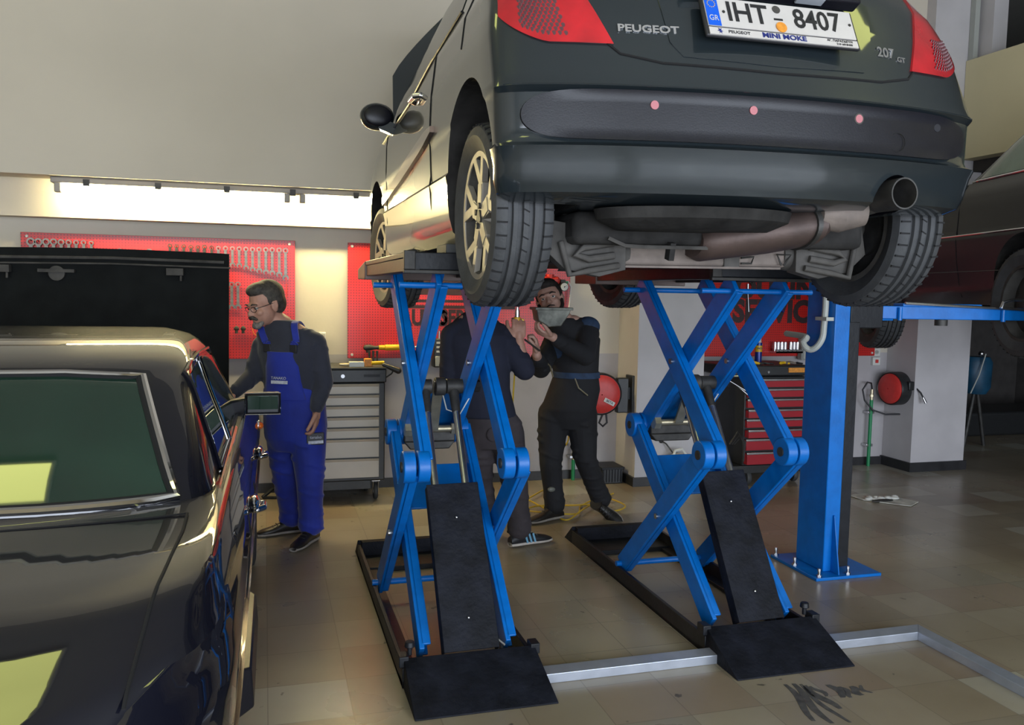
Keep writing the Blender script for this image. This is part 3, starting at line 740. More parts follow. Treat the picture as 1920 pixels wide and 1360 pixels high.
    fl = MB(); fl.add([(cx-hw-.035,4.70,zt+.10),(cx+hw+.06,4.70,zt+.10),(cx+hw+.06,5.05,zt+.062),(cx-hw-.035,5.05,zt+.062),
                       (cx-hw-.035,4.70,zt+.0),(cx+hw+.06,4.70,zt+.0),(cx+hw+.06,5.05,zt+.005),(cx-hw-.035,5.05,zt+.005)],
                       [(0,1,2,3),(4,7,6,5),(0,3,7,4),(1,5,6,2),(0,4,5,1),(3,2,6,7)])
    fl.build('end_flap', 'flap', T, bevel=.004)
    for y in (3.47, 4.55):
        MB().mm((cx-.10,y-.10,zt+.10), (cx+.10,y+.10,zt+.138)).build('rubber_pad', 'rubber', T, bevel=.006)
    return T
M['scuff'] = mat('scuff_grey', (.075,.07,.065), .5, noise=.4, nscale=30)
M['flap'] = mat('brown_platform_flap', (.11,.075,.065), .5, .2, noise=.2)
lift('left blue scissor lift under the hatchback, in front of the man in navy sweater', .80, .24)
lift('right blue scissor lift under the raised hatchback, nearer the blue post', 2.155, .245)

# ================================================================ TWO POST LIFT
P = thing('two_post_lift', 'blue two post lift column with one arm reaching under the black car', 'car lift', (3.18,4.2,0))
MB().mm((2.965,3.985,0), (3.40,4.44,.018)).build('base_plate', 'blue', P, bevel=.003)
c = MB(); c.prism([(3.075,4.08),(3.175,4.08),(3.175,4.09),(3.085,4.09),(3.085,4.33),(3.175,4.33),(3.175,4.34),(3.075,4.34)], (0,0,2.9), (0,0,.018), (1,0,0), (0,1,0))
c.build('column', 'blue', P, bevel=.006)
MB().mm((3.15,4.10,.03), (3.165,4.32,2.85)).mm((3.185,4.105,.03),(3.262,4.20,1.455)).build('carriage_rail', 'black', P, bevel=.003)
MB().prism([(0,0),(.0,.33),(.012,.33),(.075,.0)], (.008,0,0), (3.125,4.08,.018), (0,-1,0), (0,0,1)).build('gusset', 'blue', P, bevel=.002)
for x, y in ((2.99,4.42),(2.985,4.22),(3.0,4.01),(3.19,4.01),(3.37,4.42)):
    MB().cyl((x,y,.018), (x,y,.03), .016, n=6).cyl((x,y,.03), (x,y,.055), .008).cyl((x,y,.05),(x,y,.066),.010,n=6).build('anchor_bolt', 'steel', P)
MB().mm((3.20,4.11,1.42), (3.42,4.31,1.60)).mm((3.19,4.10,1.60),(3.30,4.32,2.3)).build('carriage', 'black', P, bevel=.006)
MB().cyl((3.40,4.2,1.44), (3.40,4.2,1.60), .035, n=20).build('arm_pivot', 'steel', P)
a0, a1 = V((3.42,4.20,1.512)), V((5.0,4.00,1.512))
MB().beam(a0, a1, .10, .075, (0,1,0)).mm((3.36,4.12,1.465), (3.5,4.28,1.475)).build('arm', 'blue', P, bevel=.004)
MB().beam(a0.lerp(a1,.1)+V((0,0,.045)), a0.lerp(a1,.42)+V((0,0,.045)), .10, .018, (0,1,0)).build('arm_top_plate', 'blue', P, bevel=.003)
q0 = a0+V((.16,-.075,.055)); q1 = a0.lerp(a1,.62)+V((0,-.075,.025))
MB().tube([q0, q1, q1+V((.05,0,.012)), q1+V((.06,0,.04)), q1+V((.03,0,.058)), q1+V((-.17,0,.062)), q1+V((-.235,0,.045)), q1+V((-.25,0,.01))], .009, 10).build('release_rod', 'steel', P)
for t_ in (.08, .5):
    o = a0.lerp(a1,t_); MB().cyl(o+V((0,-.06,.03)), o+V((0,-.06,-.045)), .013).build('rod_guide', 'blue', P)
o = a0.lerp(a1,.25); MB().cyl(o+V((.05,0,-.04)), o+V((.05,0,-.075)), .036).build('pad_stem', 'iron', P)
o = a0.lerp(a1,.72); MB().cyl(o+V((0,0,.03)), o+V((0,0,.09)), .055).build('lift_pad', 'rubber', P)
# pale conduit looping from the wall box up the post
loop = [at(1549,540,x=3.05), at(1548,575,x=3.05), at(1545,612,x=3.05), at(1542,634,x=3.04), at(1532,650,x=3.02), at(1520,656,x=3.0), at(1510,651,x=2.98), at(1506,641,x=2.98), at(1511,632,x=3.0), at(1522,630,x=3.06)+V((0,.25,0))]
loop = smooth_path(loop, 5)
tag(MB().tube(loop, .018, 10).build('conduit', 'pale', None), 'pale grey flexible conduit clipped to the blue post, looping at the junction box', 'conduit')
p = at(1546,598,x=3.05); MB().mm((p.x-.025,p.y-.05,p.z-.01),(3.08,p.y+.05,p.z+.01)).build('clip', 'pale', P)

# ================================================================ TOOL TROLLEYS
def caster(T, x, y, r, m='rubber', bracket=True, w=.03):
    MB().lathe([(r*.35,-w/2),(r*.9,-w/2),(r,-w/4),(r,w/4),(r*.9,w/2),(r*.35,w/2)], (x,y,r), (1,0,0), 28).build('caster_wheel', m, T)
    MB().cyl((x-w*.6,y,r), (x+w*.6,y,r), r*.4, n=20).build('wheel_hub', 'steel', T)
    if bracket:
        MB().prism([(-r*.3,-.01),(r*.3,-.01),(r*1.1,r*1.35),(-r*.6,r*1.35)], (.004,0,0), (x-w*.75,y,r), (0,1,0)).prism([(-r*.3,-.01),(r*.3,-.01),(r*1.1,r*1.35),(-r*.6,r*1.35)], (.004,0,0), (x+w*.6,y,r), (0,1,0)).mm((x-w,y-r*.6,2.32*r),(x+w,y+r*1.1,2.4*r)).build('caster_bracket', 'steel', T)
G = thing('tool_trolley', 'dark grey tool trolley with seven light drawers, behind the man in blue overalls', 'tool trolley', (.52,6.5,0))
x0, x1, y0, y1 = .16, .86, 6.31, 6.74
MB().mm((x0,y0+.012,.16), (x1,y1,.90)).mm((x0-.004,y0-.004,.90),(x1+.008,y1,1.0)).build('body', 'cart', G, bevel=.008)
MB().mm((x0,y0+.03,.09),(x1-.1,y1-.1,.16)).build('skirt', 'cart', G, bevel=.005)
MB().mm((x0,y0-.004,1.0), (x1+.01,y1,1.012)).build('top_mat', 'rubber', G, bevel=.003)
zs = [.895,.812,.729,.646,.565,.482,.335,.182]
for k in range(7):
    zt, zb = zs[k]-.004, zs[k+1]+.006
    d = MB(); xa, xb = x0+.03, x1-.045
    d.mm((xa,y0-.002,zb), (xb,y0+.02,zt-.018)); d.add([(xa,y0-.012,zt),(xb,y0-.012,zt),(xb,y0+.012,zt),(xa,y0+.012,zt),(xa,y0-.002,zt-.02),(xb,y0-.002,zt-.02),(xb,y0+.012,zt-.02),(xa,y0+.012,zt-.02)], [(0,1,2,3),(4,7,6,5),(0,4,5,1),(2,6,7,3),(0,3,7,4),(1,5,6,2)])
    d.build('drawer', 'drawg', G, bevel=.002)
MB().cyl((.548,y0,.95), (.548,y0-.008,.95), .014, n=20).build('lock', 'steel', G); MB().mm((.70,y0-.007,.942), (.82,y0,.962)).build('badge', 'black', G)
for x, y in ((.80,6.40),(.22,6.40),(.76,6.68),(.25,6.68)): caster(G, x, y, .062)
MB().tube([(x1,6.33,.93),(x1+.05,6.33,.965),(x1+.07,6.34,1.0)], .006, 6).build('handle_stay', 'iron', G)
MB().limb([(V((x1-.01,6.33,1.03)),.014),(V((x1+.10,6.33,.985)),.024)]).build('push_handle', 'cart', G)
R = thing('tool_trolley', 'red tool trolley with black side and steel edged drawers, under the SERVICE board', 'tool trolley', (4.1,6.45,0))
x0, x1, y0, y1 = 3.84, 4.40, 6.17, 6.66
MB().mm((x0-.012,y0+.03,.17), (x1+.012,y1,.92)).build('body', 'cart', R, bevel=.008)
MB().mm((x0-.19,y0+.01,.925), (x1+.02,y1+.02,1.015)).build('top_tray', 'cart', R, bevel=.012)
MB().mm((4.22,y0+.0,.955), (4.375,y0+.012,.995)).build('badge', 'orange', R, bevel=.002); MB().cyl((4.03,y0+.01,.96),(4.03,y0+.002,.96),.01).build('lock', 'steel', R)
zs = [.905,.822,.737,.652,.568,.484,.401,.292,.175]; outs = [0,0,0,.02,0,.03,.0,.02]
for k in range(8):
    zt, zb = zs[k], zs[k+1]+.012; o = outs[k]
    d = MB().mm((x0+.005,y0-o,zb), (x1-.005,y0+.05,zt-.012)).build('drawer', 'drawer', R, bevel=.002)
    MB().mm((x0-.005,y0-.016-o,zt-.018), (x1+.004,y0-o,zt)).build('drawer_handle', 'steel', d, bevel=.003)
for x, y, rr in ((3.90,6.24,.062),(4.38,6.28,.06),(3.92,6.6,.06),(4.35,6.6,.06)): caster(R, x, y, rr, w=.04)
MB().mm((3.70,6.2,.10), (4.42,6.63,.17)).build('base', 'cart', R, bevel=.006)
MB().tube([(3.66,6.2,.93),(3.70,6.17,.93),(3.84,6.17,.93)], .009, 8).build('side_handle', 'steel', R)
for k in range(2): tag(MB().cyl((3.66+.09*k,6.2,.90-.05*k), (3.83+.05*k,6.165,.80-.06*k), .005).build('screwdriver', 'steel', None), ('long' if k == 0 else 'short')+' steel screwdriver rod leaning on the black side of the red trolley', 'screwdriver')
for k in range(3): tag(MB().tube([(3.70+.02*k,6.19,.36),(3.75+.02*k,6.16,.47-.02*k),(3.80+.01*k,6.15,.38),(3.81,6.15,.22)], .008, 6).build('cable', 'iron', None), 'black cable loop hanging on the side of the red trolley', 'cable', 'cable loops by the red trolley')
# small things on the trolleys
can = thing('spray_can', 'blue and yellow spray can with cream cap on the red tool trolley', 'spray can', (4.10,6.45,1.015))
MB().cyl((4.10,6.45,1.015), (4.10,6.45,1.19), .03, n=24).build('body', 'can', can, bevel=.003)
MB().cyl((4.10,6.45,1.11), (4.10,6.45,1.165), .0306, n=24).build('yellow_band', 'yellow', can)
MB().cyl((4.10,6.45,1.19), (4.10,6.45,1.225), .022, .019, n=20).build('cap', 'white', can)
text('brand_mark', 'WD', .026, 'navyink', can, (4.092,6.4185,1.14), (1,0,.0), (0,0,1), .0006)
stuffs = [(3.88,.03,'yellow','yellow handled cutter on the red trolley top, left of the spray can','cutter'),(4.17,.025,'yellow','small yellow clip on the red trolley top, right of the spray can','clip'),(4.23,.028,'rust','brown rag on the red trolley top','rag'),(4.30,.02,'black','black ratchet on the red trolley top near its right end','ratchet'),(3.98,.022,'iron','dark pliers on the red trolley top behind the yellow cutter','pliers'),(4.02,.016,'black','black knob lying next to the spray can','knob')]
for x, r_, m_, lb, ct in stuffs:
    a = V((x,6.22,1.018+r_*.5)); tag(MB().limb([(a,r_*.5),(a+V((.04,.01,.004)),r_*.45),(a+V((.075,-.01,-.002)),r_*.35)],10).build(ct.replace(' ','_'), m_, None), lb, ct)
def item(name, label, cat, mb, m): return tag(mb.build(name, m, None, bevel=.002), label, cat)
item('tube_box', 'off-white tube lying on the grey trolley', 'tube', MB().mm((.60,6.36,1.013), (.71,6.42,1.05)), 'white')
item('spray_nozzle', 'brass fitting at the left end of the tube on the grey trolley', 'fitting', MB().limb([(V((.535,6.39,1.03)),.008),(V((.575,6.39,1.028)),.012),(V((.60,6.39,1.03)),.008)]), 'zinc')
item('cardboard_box', 'small orange brown box standing on the grey trolley', 'box', MB().mm((.715,6.38,1.013), (.77,6.45,1.07)), 'orange')
item('marker', 'yellow tube lying at the right end of the grey trolley', 'tube', MB().cyl((.765,6.37,1.04), (.86,6.38,1.043), .013), 'yellow')
tn = ['left','middle','right']
for k in range(3): item('screwdriver', 'steel screwdriver standing behind the orange box on the grey trolley, %s of three' % tn[k], 'screwdriver', MB().cyl((.77+.03*k,6.55,1.013), (.77+.03*k,6.56,1.10), .006).cyl((.77+.03*k,6.56,1.08),(.77+.03*k,6.56,1.12),.009), 'iron')

# ================================================================ THINGS ON THE FLOOR
bk = thing('crate', 'small black plastic crate on the floor in the corner by the pillar', 'crate', (2.80,6.6,0))
MB().mm((2.70,6.50,.0), (2.885,6.72,.13)).build('body', 'cart', bk, bevel=.006)
mb = MB()
for k in range(7): mb.mm((2.706+.026*k,6.494,.015), (2.716+.026*k,6.50,.12))
mb.mm((2.69,6.49,.12),(2.895,6.73,.14)); mb.build('ribs', 'black', bk, bevel=.002)
pp = [at(1593,930,z=.004), at(1613,925,z=.004), at(1650,931,z=.004), at(1686,934,z=.004), at(1722,942,z=.004), at(1708,950,z=.004), at(1660,944,z=.004), at(1618,938,z=.004)]
pa = MB().add(pp+[p+V((0,0,.004)) for p in pp], [tuple(range(8)), tuple(range(15,7,-1))]+[(k,(k+1)%8,8+(k+1)%8,8+k) for k in range(8)])
tag(pa.build('paper_sheet', 'paper', None), 'crumpled white paper sheet lying on the floor right of the blue post', 'paper')
c0 = at(1655,933,z=.02); pf = MB()
for k in range(14): a = V((c0.x-.13+.02*k, c0.y+.02*math.sin(k*2.1), .016)); pf.ell(a, (.034+.008*math.sin(k*1.3),.026,.012+.007*math.sin(k*1.7)), Quaternion((0,0,1), k*1.1).to_matrix())
tag(pf.build('tissue', 'white', None), 'scrunched tissue lying on the paper sheet on the floor', 'tissue')
tag(MB().ell(at(1655,939,z=.012), (.10,.025,.012)).build('rag', 'iron', None), 'dark oily rag lying on the paper sheet on the floor', 'rag')
# yellow air hose from the grip of the man in navy, down to loops on the floor
fl = [at(u, v, z=.012) for u, v in ((1150,925),(1120,942),(1090,962),(1060,975),(1020,955),(975,938),(940,948),(950,970),(1000,955),(1040,948),(1075,950),(1110,952),(1150,958),(1172,950),(1130,938),(1090,948),(1080,966),(1010,965),(960,952),(985,940),(1015,925),(1020,915))]
for i, p in enumerate(fl): p.z = .010+.010*(i%3)
hz = [fl[-1]+V((.05,.1,.25)), at(1055,840,Y=6.3), at(1066,822,Y=6.2), at(1062,790,Y=5.9)]
tag(MB().tube(smooth_path(fl+hz), .006, 6).build('air_hose', 'cable', None), 'thin yellow air hose lying in loops on the floor between the mechanics', 'hose')
a = at(965,700,Y=5.15); b = at(961,760,Y=5.25)
tag(MB().tube(smooth_path([at(972,640,Y=4.98),at(966,690,Y=5.1),a,at(963,730,Y=5.2),b,at(958,800,Y=5.3)]), .005, 6).build('air_hose', 'cable', None), 'thin yellow hose hanging beside the hip of the man in the navy sweater', 'hose')
# white can in the corner and wall wiring behind the right lift
wc = thing('plastic_canister', 'white plastic canister against the pillar seen through the right lift', 'canister', (3.30,6.26,0))
MB().loft([((3.30,6.26,.0),(.13,0,0),(0,.08,0)),((3.30,6.26,.22),(.13,0,0),(0,.08,0)),((3.30,6.26,.27),(.10,0,0),(0,.07,0)),((3.30,6.26,.28),(.03,0,0),(0,.03,0))]).build('body', 'white', wc)
MB().tube([(3.22,6.26,.26),(3.24,6.26,.31),(3.30,6.26,.32),(3.34,6.26,.27)], .012, 8).build('handle', 'white', wc)
p = at(1240,827,Y=6.365)
tag(MB().tube([p, p+V((.03,-.03,-.02)), p+V((.08,-.05,-.09)), p+V((.12,-.04,-.14))], .006, 6).ell(p, (.02,.01,.02)).build('cable', 'iron', None), 'black cable coming out of the pillar behind the right lift', 'cable')
# store room
bb = thing('welding_machine', 'dark blue hanging bag or tank on a stand in the dark store room', 'tank', (7.2,7.6,0))
c = at(1832,700,Y=7.4)
MB().loft([(c+V((0,0,-.22)),(.10,0,0),(0,.1,0)),(c+V((0,0,-.15)),(.15,0,0),(0,.13,0)),(c+V((0,0,.12)),(.16,0,0),(0,.13,0)),(c+V((0,0,.18)),(.13,0,0),(0,.1,0))]).build('tank', 'tarp', bb)
MB().cyl((c.x-.12,c.y,0), (c.x-.02,c.y,c.z-.2), .02).cyl((c.x+.15,c.y,0), (c.x+.02,c.y,c.z-.2), .02).build('leg', 'iron', bb)
MB().tube([c+V((-.05,-.15,.22)),c+V((-.12,-.15,.0)),c+V((-.22,-.15,-.2))], .007, 6).build('hose', 'pale', bb)
MB().ell(c+V((-.06,-.1,.22)), .03).build('valve', 'steel', bb)
sh = MB(); c = at(1880,790,Y=8.3); sh.mm((c.x-1.0,7.9,0),(c.x+1.4,8.6,.28)); tag(sh.build('storage_box', 'cart', None, bevel=.03), 'long black box on the floor of the dark store room', 'box')

# black scuff marks left on the floor in front of the right ramp
tm = MB()
for k, (a_, b_, w_) in enumerate((((1472,1284),(1530,1352),.016),((1484,1283),(1560,1357),.018),((1497,1284),(1590,1356),.012),((1508,1286),(1572,1330),.020),((1522,1287),(1550,1306),.014),((1556,1284),(1585,1308),.022),((1574,1288),(1600,1308),.014),((1592,1288),(1618,1304),.022),((1608,1286),(1632,1300),.012))):
    p, q = at(*a_, z=.0007), at(*b_, z=.0007); pts_ = [p.lerp(q, i/6)+V((.012*math.sin(i*.9+k),0,0)) for i in range(7)]
    d_ = (q-p).normalized(); n_ = V((-d_.y, d_.x, 0)); w_ *= 1.9; rows_ = [[c_-n_*w_*.5*(.35+.65*math.sin(PI*(i+.5)/7)), c_+n_*w_*.5*(.35+.65*math.sin(PI*(i+.5)/7))] for i, c_ in enumerate(pts_)]
    tm.grid(rows_, (0,0,.0006))
tag(tm.build('tyre_marks', 'scuff', None, smooth=0), 'dark streaky tyre marks on the floor in front of the right ramp', 'tyre marks', kind='stuff')

js = thing('folding_stand', 'small black folding stand foot on the floor behind the man in blue', 'stand', (at(505,932,z=0).x, at(505,932,z=0).y, 0))
a_, b_, c_ = at(492,933,z=.012), at(519,933,z=.012), at(513,916,Y=6.62)
MB().beam(a_, c_, .03, .016).build('leg', 'black', js, bevel=.003); MB().beam(a_, b_, .03, .012).build('foot', 'black', js, bevel=.003)
# ================================================================ CARS
M['dots'] = mat('dull_red_dots', (.13,.06,.07), .35, noise=.1)
M['strip'] = mat('bronze_reflecting_strip', (.22,.15,.11), .25, .4, coat=1, noise=.05)
M['lampglass'] = mat('plate_lamp_glass', (.25,.27,.30), .1, noise=.1)
M['inner'] = mat('bonnet_inner_black', (.006,.007,.007), .7, spec=.1, noise=.3, bump=.08, bscale=40)
class Shell:
    """car body from stacked plan outlines. rows: z, half width, rear y, front y, rear corner length, front corner length, squareness"""
    def __init__(s, rows, bow=0): s.r = rows; s.bow = bow
    def p(s, z):
        r = s.r
        if z <= r[0][0]: return r[0][1:]
        for a, b in zip(r, r[1:]):
            if z <= b[0]:
                t = (z-a[0])/(b[0]-a[0]); return tuple(x+(y-x)*t for x, y in zip(a[1:], b[1:]))
        return r[-1][1:]
    def x(s, y, z):
        W, yr, yf, rr, rf, n = s.p(z)
        if s.bow and y < yr+rr+s.bow:
            lo, hi = 0, W
            for _ in range(22):
                m = (lo+hi)/2
                if s.y(m, z) < y: lo = m
                else: hi = m
            return lo
        if y < yr+rr: q = 1-(y-yr)/rr
        elif y > yf-rf: q = 1-(yf-y)/rf
        else: return W
        q = min(max(q, 0), 1); return W*(1-q**n)**(1/n)
    def y(s, x, z, front=False):
        W, yr, yf, rr, rf, n = s.p(z); q = min(abs(x)/W, 1); c = (1-q**n)**(1/n)
        return (yf-rf+rf*c) if front else (yr+rr-rr*c+s.bow*q*q)
    def ring(s, z, zz, m=14, k=22):
        W, yr, yf, rr, rf, n = s.p(z); pts = []
        for i in range(m+1):
            a = PI/2*i/m; sx = math.sin(a)**(2/n); pts.append((W*sx, yr+rr-rr*abs(math.cos(a))**(2/n)+s.bow*sx*sx))
        for i in range(1, k): pts.append((W, yr+rr+s.bow+(yf-rf-yr-rr-s.bow)*i/k))
        for i in range(m+1):
            a = PI/2*(1-i/m); pts.append((W*math.sin(a)**(2/n), yf-rf+rf*abs(math.cos(a))**(2/n)))
        full = pts+[(-x, y) for x, y in reversed(pts[1:-1])]
        return [V((x, y, zz(x, y, z) if zz else z)) for x, y in full]
    def mesh(s, zs, zz=None):
        mb = MB(); R = [s.ring(z, zz) for z in zs]; n = len(R[0])
        vs = [p for r in R for p in r]; fs = []
        for i in range(len(R)-1):
            for k in range(n): fs.append((i*n+k, i*n+(k+1)%n, (i+1)*n+(k+1)%n, (i+1)*n+k))
        for lo in (0, len(R)-1):
            c = sum(R[lo], V((0,0,0)))/n; vs.append(c); ci = len(vs)-1
            for k in range(n):
                f = (ci, lo*n+k, lo*n+(k+1)%n); fs.append(f if lo else f[::-1])
        return mb.add(vs, fs)
    def side_patch(s, sx, lo, up, off=.004, m=6, th=None):
        """patch on the flank between two polylines of (y,z)"""
        mb = MB(); rows = []
        for i in range(m+1):
            t = i/m; rows.append([V((sx*(s.x(a[0]+(b[0]-a[0])*t, a[1]+(b[1]-a[1])*t)+off), a[0]+(b[0]-a[0])*t, a[1]+(b[1]-a[1])*t)) for a, b in zip(lo, up)])
        return mb.grid(rows, (-sx*(th or .006),0,0))
    def rear_patch(s, lo, up, off=.004, m=6, th=None):
        mb = MB(); rows = []
        for i in range(m+1):
            t = i/m; row = []
            for a, b in zip(lo, up):
                x, z = a[0]+(b[0]-a[0])*t, a[1]+(b[1]-a[1])*t; row.append(V((x, s.y(x, z)-off, z)))
            rows.append(row)
        return mb.grid(rows, (0,th or .006,0))
    def rear_line(s, pts, off=.002): return [V((x, s.y(x, z)-off, z)) for x, z in pts]
    def side_line(s, sx, pts, off=.002): return [V((sx*(s.x(y, z)+off), y, z)) for y, z in pts]
def dens(pts, n=6):
    out = []
    for a, b in zip(pts, pts[1:]):
        for i in range(n): t = i/n; out.append(tuple(x+(y-x)*t for x, y in zip(a, b)))
    return out+[tuple(pts[-1])]
def zlist(rows, step=.025):
    out = []
    for a, b in zip(rows, rows[1:]):
        n = max(1, int(math.ceil((b[0]-a[0])/step)))
        out += [a[0]+(b[0]-a[0])*i/n for i in range(n)]
    return out+[rows[-1][0]]
def cut(o, cutters):
    for c in cutters:
        md = o.modifiers.new('cut', 'BOOLEAN'); md.operation = 'DIFFERENCE'; md.object = c; md.solver = 'EXACT'
        try: md.material_mode = 'TRANSFER'
        except Exception: pass
    bpy.context.view_layer.update()
    dg = bpy.context.evaluated_depsgraph_get(); dg.update()
    me = bpy.data.meshes.new_from_object(o.evaluated_get(dg)); me.name = o.name
    o.modifiers.clear(); o.data = me
    for c in cutters: bpy.data.objects.remove(c)
    bm = bmesh.new(); bm.from_mesh(me)
    for f in bm.faces: f.smooth = True
    for e in bm.edges:
        if len(e.link_faces) == 2: e.smooth = e.calc_face_angle(0) < math.radians(32)
    bm.to_mesh(me); bm.free()
def arch_cutter(parent, x0, x1, y, z, r):
    o = MB().cyl((x0,y,z), (x1,y,z), r, n=56).build('cutter', 'under', None, world=False)
    o.parent = parent; return o

def wheel(T, c, R, w, sx, spokes='alloy', steer=0, cap=True, sipes=True, rim=.68):
    """wheel as a part of T; sx = which side the dished face looks to"""
    c = V(c); ax = Quaternion((0,0,1), steer) @ V((sx,0,0)); h = w/2
    rd = R*rim
    prof = [(rd,-h*.78),(rd+.012,-h*.86),(R*.86,-h*1.04),(R*.95,-h*.95),(R*.985,-h*.80)]
    g = .010; gd = .012
    for p in (-.52,-.18,.18,.52): prof += [(R*.998,p*h-g),(R*.998-gd,p*h-g*.7),(R*.998-gd,p*h+g*.7),(R*.998,p*h+g)]
    prof += [(R*.985,h*.80),(R*.95,h*.95),(R*.86,h*1.04),(rd+.012,h*.86),(rd,h*.78)]
    ty = MB().lathe(prof, c, ax, 72).build('tyre', 'rubber', T, world=False, smooth=28)
    if sipes:
        mb = MB(); xx, yy, _ = basis(ax); N = 46
        for k in range(N):
            a = 2*PI*k/N; e = xx*math.cos(a)+yy*math.sin(a); t = (-xx*math.sin(a)+yy*math.cos(a))
            for sg in (-1, 1):
                mb.beam(c+e*R*.992+ax*sg*h*.60, c+e*R*.968+ax*sg*h*.93, .006, .008, t)
            mb.beam(c+e*R*.996+ax*(-.10)*h+t*.01, c+e*R*.996+ax*.10*h, .004, .005, t)
        mb.build('tread_sipes', 'groove', ty, world=False, smooth=0)['kind'] = 'stuff'
    rm = MB().lathe([(rd+.004,h*.80),(rd-.012,h*.78),(rd-.022,h*.55),(rd-.035,-.2*h),(rd-.02,-h*.78),(rd+.004,-h*.8),(rd-.004,-h*.5),(rd-.004,h*.6)], c, ax, 56).build('rim', 'under2', T, world=False); MB().lathe([(rd+.006,h*.82),(rd-.012,h*.80),(rd-.016,h*.60),(rd+.002,h*.60)], c, ax, 56).build('rim_lip', 'alloy' if spokes == 'alloy' else 'iron', T, world=False)
    MB().cyl(c+ax*(-.1*h), c+ax*(-.15*h), rd*.93, n=40).build('dust_shield', 'under', T, world=False)
    MB().cyl(c+ax*(-.1*h), c+ax*(-.35*h), rd*.55, n=36).build('brake_disc', 'iron', T, world=False)
    x, y, _ = basis(ax)
    if spokes == 'alloy':
        mb = MB()
        for k in range(5):
            a = 2*PI*k/5+PI/2
            for da in (-.27, .27):
                e1 = x*math.cos(a+da*.25)+y*math.sin(a+da*.25); e2 = x*math.cos(a+da)+y*math.sin(a+da)
                p0 = c+ax*h*.62+e1*rd*.16; p1 = c+ax*h*.60+(x*math.cos(a)+y*math.sin(a))*rd*.50; p2 = c+ax*h*.70+e2*rd*.985
                tg = ax
                mb.beam(p0, p1, .03, rd*.24, tg); mb.beam(p1, p2, .022, rd*.17, tg)
            e = x*math.cos(a)+y*math.sin(a); t = -x*math.sin(a)+y*math.cos(a)
            mb.prism([(rd*.1,-rd*.12),(rd*.52,-rd*.16),(rd*.60,-.0),(rd*.52,rd*.16),(rd*.1,rd*.12)], ax*.025, c+ax*(h*.60-.012), e, t)
        mb.cyl(c+ax*h*.45, c+ax*h*.74, rd*.27, rd*.22, n=30)
        mb.build('spokes', 'alloy', rm, world=False, smooth=30, bevel=.002)
        mb = MB()
        for k in range(4):
            a = 2*PI*k/4+.4; o = c+(x*math.cos(a)+y*math.sin(a))*rd*.17+ax*h*.72; mb.cyl(o, o+ax*.012, .011, n=10)
        mb.cyl(c+ax*h*.74, c+ax*(h*.74+.006), rd*.10, n=24)
        mb.build('hub_cap', 'iron', rm, world=False)
    else:
        MB().cyl(c+ax*h*.1, c+ax*h*.35, rd*.95, rd*.35, n=40).cyl(c+ax*h*.3, c+ax*h*.55, rd*.22, n=24).build('hub_cap', spokes, rm, world=False)
    return ty

# ---------------------------------------------------------------- the raised hatchback
CX, CY, CZ = 1.59, 2.40, 1.58
rows = [(.312,.85,.09,3.85,.13,.55,2.2),(.335,.882,.04,3.95,.13,.6,2.2),(.37,.892,.025,3.97,.13,.6,2.2),(.44,.898,.005,4.0,.13,.65,2.2),(.470,.904,-.008,4.0,.13,.65,2.2),(.484,.895,.022,4.0,.13,.65,2.2),
        (.50,.895,.030,4.0,.13,.65,2.2),(.635,.900,.030,4.0,.13,.65,2.2),(.652,.904,.004,4.0,.14,.65,2.2),(.675,.903,.012,3.99,.15,.65,2.2),(.745,.900,.034,3.97,.16,.7,2.2),
        (.84,.896,.060,3.85,.18,.8,2.2),(.90,.888,.078,3.65,.19,.8,2.2),(.93,.882,.088,3.1,.20,.7,2.2),(1.02,.865,.118,2.95,.26,.6,2.4),(1.10,.83,.16,2.85,.35,.6,2.6),(1.25,.765,.26,2.6,.5,.6,3),(1.40,.70,.42,2.30,.6,.5,3),
        (1.485,.61,.60,2.05,.55,.4,3),(1.515,.46,.88,1.75,.4,.3,3)]
S7 = Shell(rows, .05)
A = thing('hatchback_car', 'dark green metallic hatchback raised on the blue scissor lifts, rear towards the viewer', 'car', (CX,CY,CZ), ry=math.radians(-.7))
def zz7(x, y, z):
    if z > .44: return z
    k = 1-(z-.312)/(.44-.312); f = min(max((y-.42)/.3, 0), 1); return z-.10*k*f
body = S7.mesh(zlist(rows, .03), zz7).build('body', ['paint207','under'], A, world=False, smooth=32)
AXR, AXF = .565, 3.07
cs = []
for s in (-1, 1):
    cs.append(arch_cutter(A, s*.60, s*1.1, AXR, .415, .345)); cs.append(arch_cutter(A, s*.60, s*1.1, AXF, .33, .37))
# exhaust notch in the bumper
cs.append(MB().cyl((.475,-.1,.345), (.475,.30,.345), .082, n=32).build('cutter', 'plastic', None, world=False)); cs[-1].parent = A
cut(body, cs)
WR = .322
wheel(A, (-.775,AXR,.292), WR, .205, -1); wheel(A, (.775,AXR,.292), WR, .205, 1)
wheel(A, (-.775,AXF,.225), WR, .205, -1, steer=.12); wheel(A, (.775,AXF,.225), WR, .205, 1, steer=.12)
# wheel-arch liners
for s in (-1, 1):
    for y, z, r in ((AXR,.415,.339),(AXF,.33,.365)):
        lt = MB(); rows_ = []
        for i in range(25):
            a = PI*i/24-.15+.3*i/24*0; e = (math.cos(a)*r, math.sin(a)*r)
            xo = S7.x(y+e[0], max(z+e[1], .29))-.012; rows_.append([V((s*.60,y+e[0],z+e[1])), V((s*max(xo,.61),y+e[0],z+e[1]))])
        lt.grid(rows_); lt.build('arch_liner', 'under', A, world=False)
